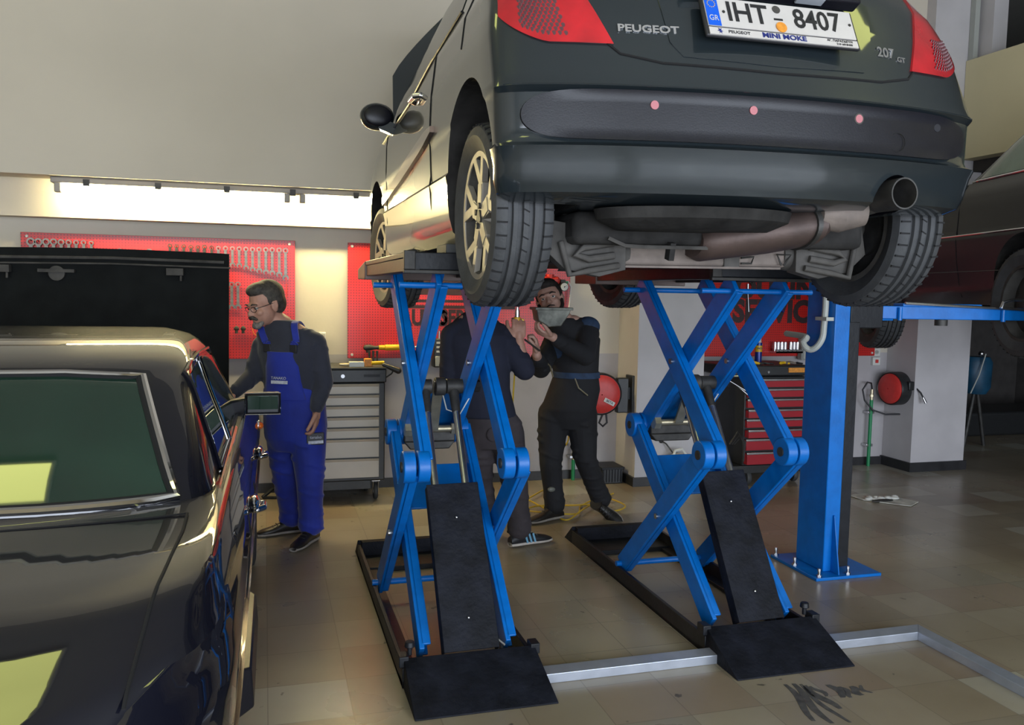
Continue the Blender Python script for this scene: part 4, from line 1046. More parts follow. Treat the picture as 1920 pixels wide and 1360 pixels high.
# black bumper strip with rounded ends, sensors
lo, up = [], []
for i in range(49):
    th_ = PI*i/48; t = -math.cos(th_); x = t*.83; hh = .073*max(1-abs(t)**14, .0)**.5+.0015; zc = .567
    lo.append((x, zc-hh)); up.append((x, zc+hh))
S7.rear_patch(lo, up, .012, 8, .02).build('bumper_strip', 'plastic', A, world=False)
for x, m_ in ((-.43,'pink'),(-.10,'pink'),(.30,'pink'),(.66,'plastic')):
    p = V((x, S7.y(x,.600)-.012, .600)); MB().cyl(p+V((0,.003,0)), p+V((0,-.003,0)), .0135, n=24).build('parking_sensor', m_, A, world=False)
    if m_ == 'pink' and x > .2: MB().lathe([(.0135,0),(.018,0),(.018,.004),(.0135,.004)], p+V((0,.002,0)), (0,-1,0), 24).build('sensor_ring', 'under2', A, world=False)
p = V((.47, S7.y(.47,.535)-.013, .535)); MB().lathe([(.030,0),(.032,0),(.032,.002),(.030,.002)], p, (0,-1,0), 28).build('tow_eye_cover', 'seam', A, world=False)
# gaps between panels
def seam(pts, r=.0035, rear=True, sx=1, m='seam'):
    L = S7.rear_line(dens(pts, 6), .0005) if rear else S7.side_line(sx, dens(pts, 6), .0005)
    MB().tube(L, r, 6).build('panel_gap', m, A, world=False)
seam([(-.62,.90),(-.58,.80),(-.53,.755),(-.40,.73),(0,.722),(.40,.73),(.53,.755),(.58,.80),(.62,.90)], .0045)
MB().tube(S7.rear_line(dens([(-.88,.656),(-.6,.656),(0,.655),(.6,.656),(.88,.656)],8), .0), .0025, 6).build('bumper_edge_highlight', 'paint207', A, world=False)
for s in (-1, 1):
    seam([(.72,1.16),(.74,1.02),(.70,.90)], .003, False, s)
    seam([(1.30,1.05),(1.24,.9),(1.24,.62),(1.25,.40),(1.25,.27)], .004, False, s)
    seam([(2.62,.90),(2.60,.7),(2.60,.27)], .003, False, s)
    # rub strips along the doors
    lo = dens([(1.15,.68),(1.30,.650),(2.0,.575),(2.7,.515)]); up = dens([(1.15,.705),(1.30,.705),(2.0,.635),(2.7,.560)])
    S7.side_patch(s, lo, up, .018, 4, .02).build('door_rub_strip', 'strip', A, world=False)
    # side glass
    lo = dens([(.98,1.12),(1.3,1.05),(1.9,.95),(2.78,.90)]); up = dens([(1.12,1.36),(1.4,1.405),(1.9,1.40),(2.30,1.30)])
    S7.side_patch(s, lo, up, .003, 6).build('side_window', 'glassd', A, world=False)
    MB().tube(S7.side_line(s, dens([(.96,1.115),(1.3,1.042),(1.9,.942),(2.8,.892)]), .003), .006, 6).build('window_trim', 'plastic', A, world=False)
    # door handle
    o = V((s*(S7.x(1.62,.93)+.0), 1.62, .915))
    MB().limb([(o+V((s*.006,-.07,.0)),.014),(o+V((s*.030,-.05,.0)),.014),(o+V((s*.033,.04,-.002)),.014),(o+V((s*.008,.07,-.005)),.013)]).ell(o+V((0,0,-.01)), (.012,.06,.03)).build('door_handle', 'chrome', A, world=False)
    # door mirror
    o = V((s*.90, 2.40, .975)); mr = MB().ell(o+V((s*.075,.02,0)), (.095,.055,.075), None, 28, 16).beam(o+V((s*-.03,0,-.075)), o+V((s*.06,.01,-.04)), .05, .06).build('door_mirror', 'paint207', A, world=False)
    MB().ell(o+V((s*.075,-.022,0)), (.078,.018,.058), None, 28, 12).build('mirror_glass', 'plastic', mr, world=False)
    # sill skirt
# tail lamps wrapped round the corners
def tail(s):
    mb = MB(); rows_ = []
    for i in range(13):
        v = i/12; row = []
        for j in range(19):
            u = j/18
            z0 = .785+.012*u+.09*max(0,(u-.45)/.55)**1.3; z1 = 1.14; z = z0+(z1-z0)*v
            W, yr, yf, rr, rf, n = S7.p(z)
            x0 = (.545+.15*v)/W; a0 = math.asin(min(x0,1)**(n/2)); a1 = PI/2*(.84+.02*v)
            a = a0+(a1-a0)*u; x = W*math.sin(a)**(2/n); y = yr+rr-rr*math.cos(a)**(2/n)+S7.bow*(x/W)**2
            nx, ny = math.sin(a), -math.cos(a)
            row.append(V((s*(x+nx*.008), y+ny*.008, z)))
        rows_.append(row)
    mb.grid(rows_, (-s*.004,.012,0)); t_ = mb.build('tail_lamp', 'tail', A, world=False)
    # dotted reflector behind the lens
    d = MB()
    for i in range(9):
        for j in range(9):
            u = .30+.045*j+(.022 if i%2 else 0); v = .03+.038*i
            z0 = .785+.012*u+.09*max(0,(u-.45)/.55)**1.3; z = z0+(1.14-z0)*(v+.05); W, yr, yf, rr, rf, n = S7.p(z)
            x0 = (.545+.15*v)/W; a0 = math.asin(x0**(n/2)); a1 = PI/2*.85; a = a0+(a1-a0)*u
            x = W*math.sin(a)**(2/n); y = yr+rr-rr*math.cos(a)**(2/n)+S7.bow*(x/W)**2; nn = V((s*math.sin(a),-math.cos(a),0)); p = V((s*x,y,z))
            d.cyl(p+nn*.006, p+nn*.0095, .0075, n=12)
    d.build('reflector_dots', 'dots', t_, world=False)
tail(1); tail(-1)
# number plate in its recess
tilt = math.radians(24); PX = V((1,0,0)); PZ = V((0,math.sin(tilt),math.cos(tilt))); PN = V((0,-math.cos(tilt),math.sin(tilt)))
pc = V((0,.052,.877)); Rm = Matrix((PX, -PN, PZ)).transposed()
S7.rear_patch(dens([(-.37,.80),(-.33,.755),(0,.745),(.33,.755),(.37,.80)],5), dens([(-.40,1.0),(-.3,1.02),(0,1.02),(.3,1.02),(.40,1.0)],5), .003, 6, .006).build('plate_recess', 'paint207', A, world=False)
fr = MB().box(pc+PN*.012+PZ*-.005, (.555,.014,.148), Rm).build('number_plate', 'ink', A, world=False, bevel=.006)
MB().box(pc+PN*.020+PZ*.010, (.535,.004,.108), Rm).build('plate_sheet', 'plate', fr, world=False)
MB().box(pc+PN*.0215+PZ*.010+PX*-.244, (.044,.004,.106), Rm).build('blue_band', 'eublue', fr, world=False)
MB().box(pc+PN*.0205+PZ*-.063, (.535,.004,.026), Rm).build('dealer_strip', 'plate', fr, world=False)
def ptx(s, x, z, h, sq=1, m='ink', bold=0, d=.0235, al='CENTER'): text('lettering', s, h/.72, m, fr, pc+PN*d+PZ*z+PX*x, PX, PZ, .0006, al, False, sq, bold)
ptx('IHT', -.122, .012, .074, .92, bold=.0015); ptx('8407', .132, .012, .074, .86, bold=.0015); ptx('GR', -.244, -.016, .021, .85, 'plate')
MB().box(pc+PN*.023+PZ*.004+PX*-.012, (.032,.001,.007), Rm).build('dash', 'ink', fr, world=False)
o = pc+PN*.0225+PX*-.012; MB().cyl(o+PZ*.042, o+PZ*.042+PN*.002, .014, n=28).build('round_seal', 'under2', fr, world=False)
MB().cyl(o+PZ*-.026+PX*.004, o+PZ*-.026+PX*.004+PN*.003, .019, n=28).build('round_sticker', 'orange', fr, world=False)
mb = MB()
for k in range(12):
    a = 2*PI*k/12; q = pc+PN*.0237+PX*(-.244+.013*math.cos(a))+PZ*(.038+.013*math.sin(a)); mb.box(q, (.003,.0006,.003), Rm)
mb.build('ring_of_stars', 'yellow', fr, world=False)
for x in (-.205,.255): q = pc+PN*.022+PX*x+PZ*.012; MB().cyl(q, q+PN*.002, .005, n=12).build('plate_screw', 'iron', fr, world=False)
ptx('PEUGEOT', -.165, -.063, .011, 1.15); ptx('MINI MOKE', -.005, -.063, .018, 1.25, 'navyink', .0007); ptx('ΑΓ. ΠΑΡΑΣΚΕΥΗ', .200, -.057, .008, 1.1); ptx('210 6018400', .215, -.069, .0075, 1.1)
q = pc+PN*.0235+PX*-.232+PZ*-.063
MB().prism([(-.004,-.010),(-.001,-.002),(-.009,.0),(-.003,.003),(-.006,.010),(.0,.006),(.006,.009),(.003,.002),(.009,-.002),(.003,-.004),(.006,-.010),(0,-.005)], PN*.0008, q, PX, PZ).build('lion_mark', 'navyink', fr, world=False)
# badges
def badge(s, x, z, h, m='chrome', sq=1.1, bold=.001):
    y = S7.y(x, z)-.0022; text('badge', s, h/.72, m, A, (x,y,z), (1,(S7.y(x+.05,z)-S7.y(x-.05,z))/.1,0), (0,.28,1), .0014, 'CENTER', False, sq, bold)
badge('PEUGEOT', -.435, .838, .024, sq=1.35); badge('207', .440, .836, .036, sq=1.05); badge('GT', .510, .820, .018, sq=1.2)
# boot latch and plate lamps above the plate
MB().box(pc+PZ*.105+PN*.02, (.62,.05,.03), Rm).build('plate_lamp_bar', 'plastic', A, world=False, bevel=.008)
for x in (-.12,.12): MB().box(pc+PZ*.087+PN*.03+PX*x, (.10,.03,.008), Rm).build('plate_lamp', 'lampglass', A, world=False, bevel=.002)
# rear screen
S7.rear_patch(dens([(-.56,1.16),(0,1.14),(.56,1.16)],8), dens([(-.45,1.42),(0,1.43),(.45,1.42)],8), .004, 6).build('rear_window', 'glass', A, world=False)
# exhaust
MB().lathe([(.053,0),(.053,.15),(.048,.15),(.048,.0)], (.475,.005,.362), (0,1,0), 36).build('exhaust_tip', 'iron', A, world=False)
MB().cyl((.475,.14,.362), (.475,.15,.362), .050, n=30).build('exhaust_bore', 'seam', A, world=False)
MB().tube([(.475,.14,.362),(.46,.19,.35),(.40,.24,.32)], [.052,.05,.04], 20).build('tail_pipe', 'under2', A, world=False)
mf = MB().loft([((-.10,.40,.205),(0,.085,.0),(0,0,.052)),((-.07,.395,.21),(0,.115,.0),(0,0,.072)),((.16,.33,.245),(0,.125,0),(0,0,.078)),((.30,.28,.27),(0,.12,0),(0,0,.075)),((.33,.27,.275),(0,.09,0),(0,0,.055))], 28)
mf.build('silencer', 'muffler', A, world=False)
MB().loft([((.26,.29,.262),(0,.128,.0),(0,0,.082)),((.275,.285,.265),(0,.128,.0),(0,0,.082))], 28).build('silencer_band', 'iron', A, world=False)
MB().loft([((.28,.22,.30),(0,.06,0),(0,0,.045)),((.36,.19,.295),(.02,.07,0),(0,0,.055)),((.45,.17,.31),(.02,.05,0),(0,0,.045))], 20).build('heat_shield', 'rust', A, world=False)
# spare wheel well, tank, floor pans
MB().loft([((-.18,.24,.30),(.36,0,0),(0,.19,0)),((-.18,.24,.265),(.35,0,0),(0,.18,0)),((-.18,.25,.235),(.28,0,0),(0,.13,0))], 40).build('spare_wheel_well', 'under', A, world=False)
MB().mm((-.58,.33,.19), (.58,1.0,.30)).mm((-.40,1.0,.15),(.40,1.55,.24)).mm((-.40,1.6,.17),(.40,3.2,.22)).build('underfloor', 'under', A, world=False, bevel=.03)
MB().tube([(-.46,.32,.21),(-.40,.315,.185),(-.33,.315,.182),(.05,.315,.182)], .007, 6).build('brake_pipe', 'under2', A, world=False)
MB().beam((-.22,.325,.20), (-.22,.34,.14), .035, .02).build('strap', 'under', A, world=False)
# axle beam
MB().beam((-.50,.50,.165), (.33,.50,.165), .085, .095, (0,0,1)).build('axle_beam', 'rust', A, world=False, bevel=.012)
MB().beam((-.46,.455,.118), (.30,.455,.118), .02, .008, (0,1,0)).build('beam_lip', 'rust', A, world=False)
MB().beam((.06,.50,.165), (.125,.50,.165), .10, .108, (0,0,1)).build('beam_clamp', 'under2', A, world=False, bevel=.004)
MB().tube([(.13,.445,.135),(.17,.44,.135),(.18,.44,.16),(.13,.445,.155)], .004, 6).build('wire_clip', 'iron', A, world=False); MB().tube([(.30,.44,.13),(.28,.44,.17),(.34,.44,.17),(.31,.44,.13)], .004, 6).build('wire_clip', 'iron', A, world=False)
for s in (-1, 1):
    MB().loft([((s*.32,.50,.17),(0,.055,0),(0,0,.052)),((s*.42,.48,.17),(0,.07,0),(0,0,.075)),((s*.52,.50,.165),(0,.06,0),(0,0,.07))], 20).build('beam_end', 'under2', A, world=False)
    MB().prism([(.35,-.05),(.35,.07),(.50,.10),(.64,.12),(.66,.02),(.58,-.05),(.45,-.075)], (0,.06,0), (0,.42,.155), (s,0,0), (0,0,1)).tube([V((s*.40,.41,.20)),V((s*.52,.40,.18)),V((s*.55,.40,.155)),V((s*.50,.40,.14)),V((s*.40,.41,.155))], .014, 8).tube([V((s*.38,.41,.12)),V((s*.50,.40,.10)),V((s*.57,.40,.085)),V((s*.60,.41,.20))], .012, 8).build('trailing_arm', 'under2', A, world=False, bevel=.006)
    sp = []
    for k in range(61): a = 2*PI*k/15; sp.append(V((s*.50+.058*math.cos(a), .50+.058*math.sin(a), .145+.17*k/60)))
    MB().tube(sp, .0085, 8).build('coil_spring', 'under2', A, world=False)
    MB().cyl((s*.50,.50,.10), (s*.50,.50,.135), .075, .06).build('spring_seat', 'under2', A, world=False)
    MB().cyl((s*.60,.66,.20), (s*.58,.62,.40), .025).cyl((s*.60,.66,.14), (s*.595,.65,.24), .034).build('shock_absorber', 'iron', A, world=False)
    MB().cyl((s*.60,.53,.28), (s*.70,.53,.29), .05).limb([(V((s*.60,.50,.22)),.03),(V((s*.66,.50,.28)),.045)]).build('hub_carrier', 'under2', A, world=False)
# raised bonnet
hb = MB(); rows_ = []
for i in range(13):
    v = i/12; row = []
    hw = .80-.01*v-.34*max(0,(v-.5)/.5)**1.2
    for j in range(17):
        u = -1+2*j/16; row.append(V((u*hw, 2.98+.02+.10*v+.05*(1-u*u), +.94+.88*v-.05*u*u*v)))
    rows_.append(row)
hb.grid(rows_, (0,.02,0)).build('raised_bonnet', 'paint207', A, world=False, smooth=50)
MB().cyl((-.78,2.98,.94), (.78,2.98,.94), .02).build('bonnet_hinge', 'iron', A, world=False)

# ---------------------------------------------------------------- dark saloon in the foreground
rows = [(.20,.74,.30,4.55,.35,.4,4),(.30,.81,.16,4.7,.9,.4,3.2),(.45,.855,.10,4.78,.9,.4,3.2),(.62,.878,.12,4.8,.9,.4,3.2),(.76,.885,.17,4.78,.9,.4,3.2),(.835,.876,.245,4.74,.85,.4,3.3),
        (.862,.862,.40,3.95,.8,.4,6),(.899,.850,.498,3.88,.75,.4,6),(.932,.835,.60,3.83,.6,.4,6),(.943,.825,.68,3.81,.44,.4,6),(.949,.815,.82,3.79,.40,.4,4.4),(.956,.80,1.30,3.75,.34,.4,4),
        (.972,.785,1.38,3.70,.34,.4,4),(1.06,.755,1.52,3.62,.34,.4,4),(1.16,.715,1.70,3.52,.34,.4,4),(1.26,.68,1.88,3.42,.35,.4,3.6),(1.32,.66,2.00,3.34,.38,.4,3.2),(1.352,.635,2.12,3.30,.42,.4,3),(1.378,.60,2.32,3.26,.42,.35,2.8),(1.393,.55,2.62,3.22,.35,.3,2.6),(1.40,.49,2.92,3.18,.12,.12,2.6)]
S1 = Shell(rows)
B = thing('saloon_car', 'dark blue black saloon in the foreground with its bonnet raised', 'car', (-.955,1.15,0), math.radians(-.6))
def reflection_dish(x, y, z):
    f = min(max((z-.79)/.07, 0), 1)*min(max((.968-z)/.014, 0), 1); return z+.055*x*x*f  # boot deck shaped hollow, edges raised, to steer the ceiling light's reflection onto it
bd = S1.mesh(zlist(rows, .03), reflection_dish).build('body', ['paint1','under'], B, world=False, smooth=40)
cs = []
for s in (-1, 1):
    cs.append(arch_cutter(B, s*.66, s*1.1, 1.02, .30, .36)); cs.append(arch_cutter(B, s*.66, s*1.1, 3.85, .30, .36))
cut(bd, cs)
for s in (-1, 1):
    wheel(B, (s*.76,1.02,.32), .32, .19, s, 'chrome', sipes=False); wheel(B, (s*.76,3.85,.32), .32, .19, s, 'chrome', sipes=False)
# rear window, chrome surround
lo = dens([(-.69,.985),(-.35,.98),(.35,.98),(.69,.985)],6); up = dens([(-.535,1.285),(-.3,1.30),(.3,1.30),(.535,1.285)],6)
S1.rear_patch(lo, up, .004, 10).build('rear_window', 'glass', B, world=False)
loop = lo+[(.69+(.535-.69)*i/8, .985+(1.285-.985)*i/8) for i in range(1,8)]+up[::-1]+[(-.535-(.69-.535)*i/8, 1.285-.3*i/8) for i in range(1,8)]
MB().tube(S1.rear_line(loop, .008), .013, 8, True).build('window_surround', 'chrome', B, world=False)
L_ = [(x*.975, z_) for x, z_ in [(a_, .985+(b_-.985)*.965+.006) for a_, b_ in loop]]
MB().tube(S1.rear_line(L_, .004), .010, 6, True).build('window_rubber', 'seam', B, world=False)
# boot lid gap
def top_z(x, y):
    # height of the deck at a plan point
    lo_, hi_ = .84, .955
    for _ in range(26):
        z = (lo_+hi_)/2
        inside = y > S1.p(z)[1] and abs(x) < S1.x(y, z)
        if inside: lo_ = z
        else: hi_ = z
    return reflection_dish(x, y, lo_)
def deck(pts, r, m, name, lift=.0): return MB().tube([V((x, y, top_z(x, y)+lift)) for x, y in dens(pts, 10)], r, 6).build(name, m, B, world=False)
for s in (-1, 1): deck([(s*.738,1.262),(s*.742,1.1),(s*.732,.80),(s*.722,.58),(s*.712,.40)], .0038, 'seam', 'boot_gap', .001)
deck([(-.738,1.262),(-.3,1.27),(.3,1.27),(.738,1.262)], .0030, 'seam', 'boot_gap', .001)
# crease above the boot lid edge
for s in (-1, 1):
    # chrome belt and window trims, side glass
    S1.side_patch(s, dens([(1.93,.985),(2.2,.985),(2.43,.985)]), dens([(2.14,1.275),(2.3,1.29),(2.50,1.295)]), .003, 6).build('side_window', 'glass', B, world=False)
    S1.side_patch(s, dens([(2.52,.985),(3.0,.985),(3.50,.985)]), dens([(2.56,1.295),(2.9,1.29),(3.16,1.265)]), .003, 6).build('side_window', 'glass', B, world=False)
    L = [(1.90,.975),(3.54,.975)]; MB().tube(S1.side_line(s, dens(L,14), .004), .008, 6).build('belt_trim', 'chrome', B, world=False)
    for L in ([(2.455,.98),(2.53,1.305)],[(2.49,.98),(2.56,1.305)],[(3.52,.98),(3.18,1.28)]): MB().tube(S1.side_line(s, dens(L,8), .006), .006, 6).build('pillar_trim', 'chrome', B, world=False)
    L = [(1.86,.98),(1.93,1.09),(2.02,1.20),(2.10,1.285),(2.25,1.315),(2.6,1.32),(3.05,1.31),(3.26,1.26)]; MB().tube(S1.side_line(s, dens(L,5), .006), .0075, 6).build('drip_rail', 'paint1', B, world=False)
    for L in ([(1.80,.96),(1.86,.7),(1.55,.55),(1.42,.25)],[(2.47,.96),(2.47,.25)],[(3.5,.96),(3.5,.25)]): MB().tube(S1.side_line(s, dens(L,8), .0005), .003, 6).build('panel_gap', 'seam', B, world=False)
    # door handles
    for y in (2.08, 3.08):
        o = V((s*S1.x(y,.80), y, .80)); MB().ell(o+V((s*.012,0,0)), (.022,.075,.032), None, 20, 12).limb([(o+V((s*.02,-.05,-.012)),.012),(o+V((s*.045,-.02,-.012)),.012),(o+V((s*.045,.04,-.012)),.012),(o+V((s*.02,.06,-.012)),.01)]).build('door_handle', 'chrome', B, world=False)
    # indicator on the wing
    o = V((s*S1.x(3.75,.84), 3.72, .83)); MB().ell(o+V((s*.012,0,0)), (.022,.032,.02)).build('side_indicator', 'amber', B, world=False); MB().lathe([(.022,0),(.03,0),(.03,.01),(.022,.01)], o, (s,0,0), 20).build('indicator_ring', 'chrome', B, world=False)
    # body-side moulding
    L = [(.25,.60),(1.5,.60),(4.6,.60)]; S1.side_patch(s, dens([(.4,.575),(1.5,.575),(4.5,.575)],12), dens([(.4,.60),(1.5,.60),(4.5,.60)],12), .010, 2, .012).build('side_moulding', 'strip', B, world=False)
    mb = MB(); x0 = s*(S1.x(1.45,.54)-.012); x1 = x0+s*.055
    mb.add([(x0,1.10,.46),(x0,1.82,.46),(x0,1.78,.60),(x0,1.10,.60),(x1,1.14,.48),(x1,1.74,.48),(x1-s*.006,1.70,.59),(x1-s*.006,1.14,.59)], [(0,1,2,3),(4,7,6,5),(0,4,5,1),(1,5,6,2),(2,6,7,3),(3,7,4,0)])
    mb.build('bumper_wrap', 'plastic', B, world=False, bevel=.006)
    # door mirror
    o = V((s*(S1.x(3.2,.96)-.01), 3.18, 1.0))
    mr = MB().beam(o+V((-s*.03,0,-.0)), o+V((s*.07,-.02,.02)), .07, .085, (0,1,0)).box(o+V((s*.125,-.02,.03)), (.165,.07,.105)).build('door_mirror', 'plastic', B, world=False, bevel=.012)
    MB().box(o+V((s*.125,-.058,.03)), (.142,.006,.085), Quaternion((1,0,0), .22).to_matrix()).build('mirror_glass', 'glass', mr, world=False, bevel=.002)
    MB().tube([o+V((s*.125+a_*.083,-.055,.03+b_*.052)) for a_, b_ in ((-1,-1),(1,-1),(1,1),(-1,1))], .003, 6, True).build('mirror_frame', 'chrome', mr, world=False)
# rear bumper, lamps, plate (mostly below the frame)
mb = MB(); rows_ = []
for z, o_ in ((.36,.045),(.40,.06),(.52,.06),(.55,.045)):
    rows_.append([V((x, S1.y(x, z)-o_, z)) for x in [(-.87+1.74*i/30) for i in range(31)]])
mb.grid(rows_, (0,.06,0)).build('rear_bumper', 'plastic', B, world=False)
MB().tube([V((x, S1.y(x,.53)-.062, .53)) for x in [(-.86+1.72*i/30) for i in range(31)]], .012, 8).build('bumper_chrome', 'chrome', B, world=False)
for s in (-1, 1): S1.rear_patch(dens([(s*.45,.60),(s*.82,.60)],8), dens([(s*.45,.74),(s*.80,.74)],8), .01, 4, .02).build('tail_lamp', 'tail', B, world=False)
# raised bonnet, hinged at the nose, inner side towards the viewer
bn = MB(); rows_ = []
for i in range(9):
    v = i/8; row = []
    for j in range(17):
        u = -1+2*j/16; row.append(V((-.03+u*(.71+.01*v), 4.58+.05*v-.02*(1-u*u), .78+1.02*v+.012*(1-u*u)*v)))
    rows_.append(row)
bo = bn.grid(rows_, (0,.03,0)).build('raised_bonnet', 'inner', B, world=False, smooth=50)

MB().tube([(-.74,4.605,1.745),(0,4.59,1.755),(.66,4.605,1.745)], .010, 8).tube([(-.70,4.60,1.71),(0,4.585,1.72),(.70,4.60,1.71)], .006, 8).build('edge_rail', 'under2', bo, world=False)
for x in (-.60, .37): MB().mm((x-.05,4.555,1.655), (x+.05,4.61,1.70)).cyl((x+.035,4.57,1.655),(x+.035,4.565,1.62),.007).build('latch_bracket', 'under2', bo, world=False, bevel=.003)
MB().mm((-.40,4.56,1.66), (-.20,4.60,1.68)).cyl((-.30,4.575,1.655), (-.30,4.600,1.655), .045, n=24).build('striker', 'under2', bo, world=False)
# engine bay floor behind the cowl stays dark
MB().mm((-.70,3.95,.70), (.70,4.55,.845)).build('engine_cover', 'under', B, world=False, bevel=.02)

# ---------------------------------------------------------------- black coupe on the two post lift
rows = [(.20,.76,.20,3.35,.4,.4,3),(.30,.80,.08,3.45,.45,.45,3),(.5,.835,.0,3.52,.5,.5,3),(.655,.85,.02,3.52,.5,.5,3),(.67,.843,.02,3.52,.5,.5,3),(.85,.835,.08,3.45,.5,.5,3),(.93,.82,.14,3.35,.5,.6,3),(.99,.79,.20,3.1,.5,.6,3),
        (1.01,.78,.3,1.90,.3,.3,3),(1.12,.75,.32,1.74,.3,.35,3),(1.25,.71,.38,1.53,.3,.35,3),(1.38,.65,.48,1.28,.3,.3,3),(1.42,.5,.6,1.05,.2,.2,3)]
S3 = Shell(rows)
D = thing('coupe_car', 'black coupe with green tinted glass raised on the two post lift, right edge', 'car', (4.86,2.87,1.36), math.radians(-15.7))
bd = S3.mesh(zlist(rows, .03)).build('body', ['paint3','under'], D, world=False, smooth=35)
cs = []
for s in (-1, 1):
    cs.append(arch_cutter(D, s*.60, s*1.1, .95, .28, .36)); cs.append(arch_cutter(D, s*.60, s*1.1, 3.06, .28, .34))
cut(bd, cs)
for s in (-1, 1):
    wheel(D, (s*.75,.95,.22), .33, .20, s, 'iron'); wheel(D, (s*.75,3.08,.13), .32, .20, s, 'iron')
    S3.side_patch(s, dens([(.45,1.03),(.9,1.03),(1.72,1.03)]), dens([(.55,1.30),(.8,1.34),(1.26,1.31)]), .003, 6).build('side_window', 'glass3', D, world=False)
    MB().tube(S3.side_line(s, dens([(.45,1.018),(1.0,1.018),(1.78,1.018)],8), .004), .007, 6).build('belt_trim', 'chrome', D, world=False)
    MB().tube(S3.side_line(s, dens([(1.75,1.03),(1.54,1.18),(1.29,1.33),(.8,1.37),(.5,1.33)],6), .004), .016, 6).build('window_frame', 'plastic', D, world=False)
    MB().tube(S3.side_line(s, dens([(1.79,1.02),(1.58,1.19),(1.33,1.35),(.8,1.392)],6), .004), .004, 6).build('drip_trim', 'chrome', D, world=False)
    MB().tube(S3.side_line(s, dens([(.3,.660),(1.7,.660),(3.3,.660)],8), .004), .006, 6).build('side_moulding', 'chrome', D, world=False)
    for L in ([(1.72,1.0),(1.72,.25)],[(.62,1.0),(.62,.6)]): MB().tube(S3.side_line(s, dens(L,8), .0005), .003, 6).build('panel_gap', 'seam', D, world=False)
    MB().tube(S3.side_line(s, dens([(.3,.42),(1.7,.42),(2.6,.42)],8), .002), .003, 6).build('sill_crease', 'paint3', D, world=False)
S3f = MB(); rows_ = []
for z in (1.03,1.1,1.2,1.30): rows_.append([V((x, S3.y(x, z, True)+.004, z)) for x in [(-.62+.08*(z-1.03)*4)*(1-2*i/16) for i in range(17)]])
S3f.grid(rows_, (0,-.006,0)).build('windscreen', 'glass3', D, world=False)
MB().mm((-.55,.6,.14), (.55,3.2,.21)).build('underfloor', 'under', D, world=False, bevel=.02)
# ================================================================ PEOPLE
def frame(f, up=(0,0,1)):
    f = V(f).normalized(); r = f.cross(V(up)).normalized(); u = r.cross(f); return f, r, u
def hand(mb, w, d, n, side, curl=.5, L=1.0, grip=None):
    """w wrist, d along the hand, n the way the palm faces, side = thumb side"""
    d = V(d).normalized(); n = V(n); n = (n-d*n.dot(d)).normalized(); c = V(side); c = (c-d*c.dot(d)-n*c.dot(n)).normalized(); w = V(w)
    R = Matrix((c, d, n)).transposed()
    mb.ell(w+d*.048*L, (.040*L,.050*L,.016*L), R, 14, 9).limb([(w,.024*L),(w+d*.04*L,.022*L)])
    for k, (o, l) in enumerate(((.030,.072),(.010,.080),(-.010,.074),(-.029,.058))):
        p = w+d*(.088-.004*abs(k-1))*L+c*o*L; a = 0; pts = [(p-d*.02*L, .0100*L),(p, .0098*L)]
        for j, q in enumerate((.45,.30,.25)):
            a += curl*(.75+.5*j)*(1+.12*k); p = p+(d*math.cos(a)+n*math.sin(a))*l*q*L; pts.append((p, (.0092-.0008*j)*L))
        mb.limb(pts, 10)
    p = w+d*.028*L+c*.030*L; pts = [(p, .014*L)]
    for j, q in enumerate((.036,.032,.026)):
        a = .55-.28*j+curl*.1; dd = (d*math.cos(a)+c*math.sin(a)+n*(.25+.35*j*curl)).normalized(); p = p+dd*q*L; pts.append((p, (.0125-.0014*j)*L))
    mb.limb(pts, 10)
def head_parts(c, f, up, s):
    f, r, u = frame(f, up); R = Matrix((r, f, u)).transposed()
    P = lambda x, y, z: V(c)+(r*x+f*y+u*z)*s
    return P, R, f, r, u
def head(mb, c, f, up, s):
    P, R, f, r, u = head_parts(c, f, up, s)
    E = lambda x, y, z, a, b, d: mb.ell(P(x,y,z), (a*s,b*s,d*s), R, 20, 14)
    E(0,-.012,.035,.076,.095,.088); E(0,.030,-.030,.062,.066,.075); E(0,.058,-.075,.036,.034,.030); E(0,.050,-.045,.050,.044,.045)
    E(0,.083,.022,.050,.016,.012)                      # brow
    mb.limb([(P(0,.088,.012),.0085*s),(P(0,.108,-.022),.0125*s)]); E(.010,.100,-.027,.008,.011,.008); E(-.010,.100,-.027,.008,.011,.008)
    E(0,.089,-.052,.024,.011,.006); E(0,.087,-.062,.021,.011,.007)   # lips
    for k in (-1, 1):
        E(k*.036,.066,-.022,.022,.022,.020)
        E(k*.077,-.004,-.008,.009,.020,.032); mb.limb([(P(k*.082,-.018,.016),.007*s),(P(k*.084,-.016,-.012),.006*s)])
def face_bits(T, body, c, f, up, s, brow):
    P, R, f, r, u = head_parts(c, f, up, s)
    for k in (-1, 1):
        e = MB().ell(P(k*.031,.077,.004), (.0125*s,.009*s,.0075*s), R).build('eye', 'white', body, smooth=60)
        MB().ell(P(k*.031,.0855,.004), (.0052*s,.003*s,.0052*s), R).build('iris', 'ink', e, smooth=60) if False else MB().ell(P(k*.031,.0855,.004), (.0052*s,.003*s,.0052*s), R).build('iris', 'ink', body, smooth=60)
        MB().tube([P(k*.014,.094,.024),P(k*.032,.096,.030),P(k*.052,.080,.024)], [.0035*s,.005*s,.003*s], 6).build('eyebrow', brow, body)
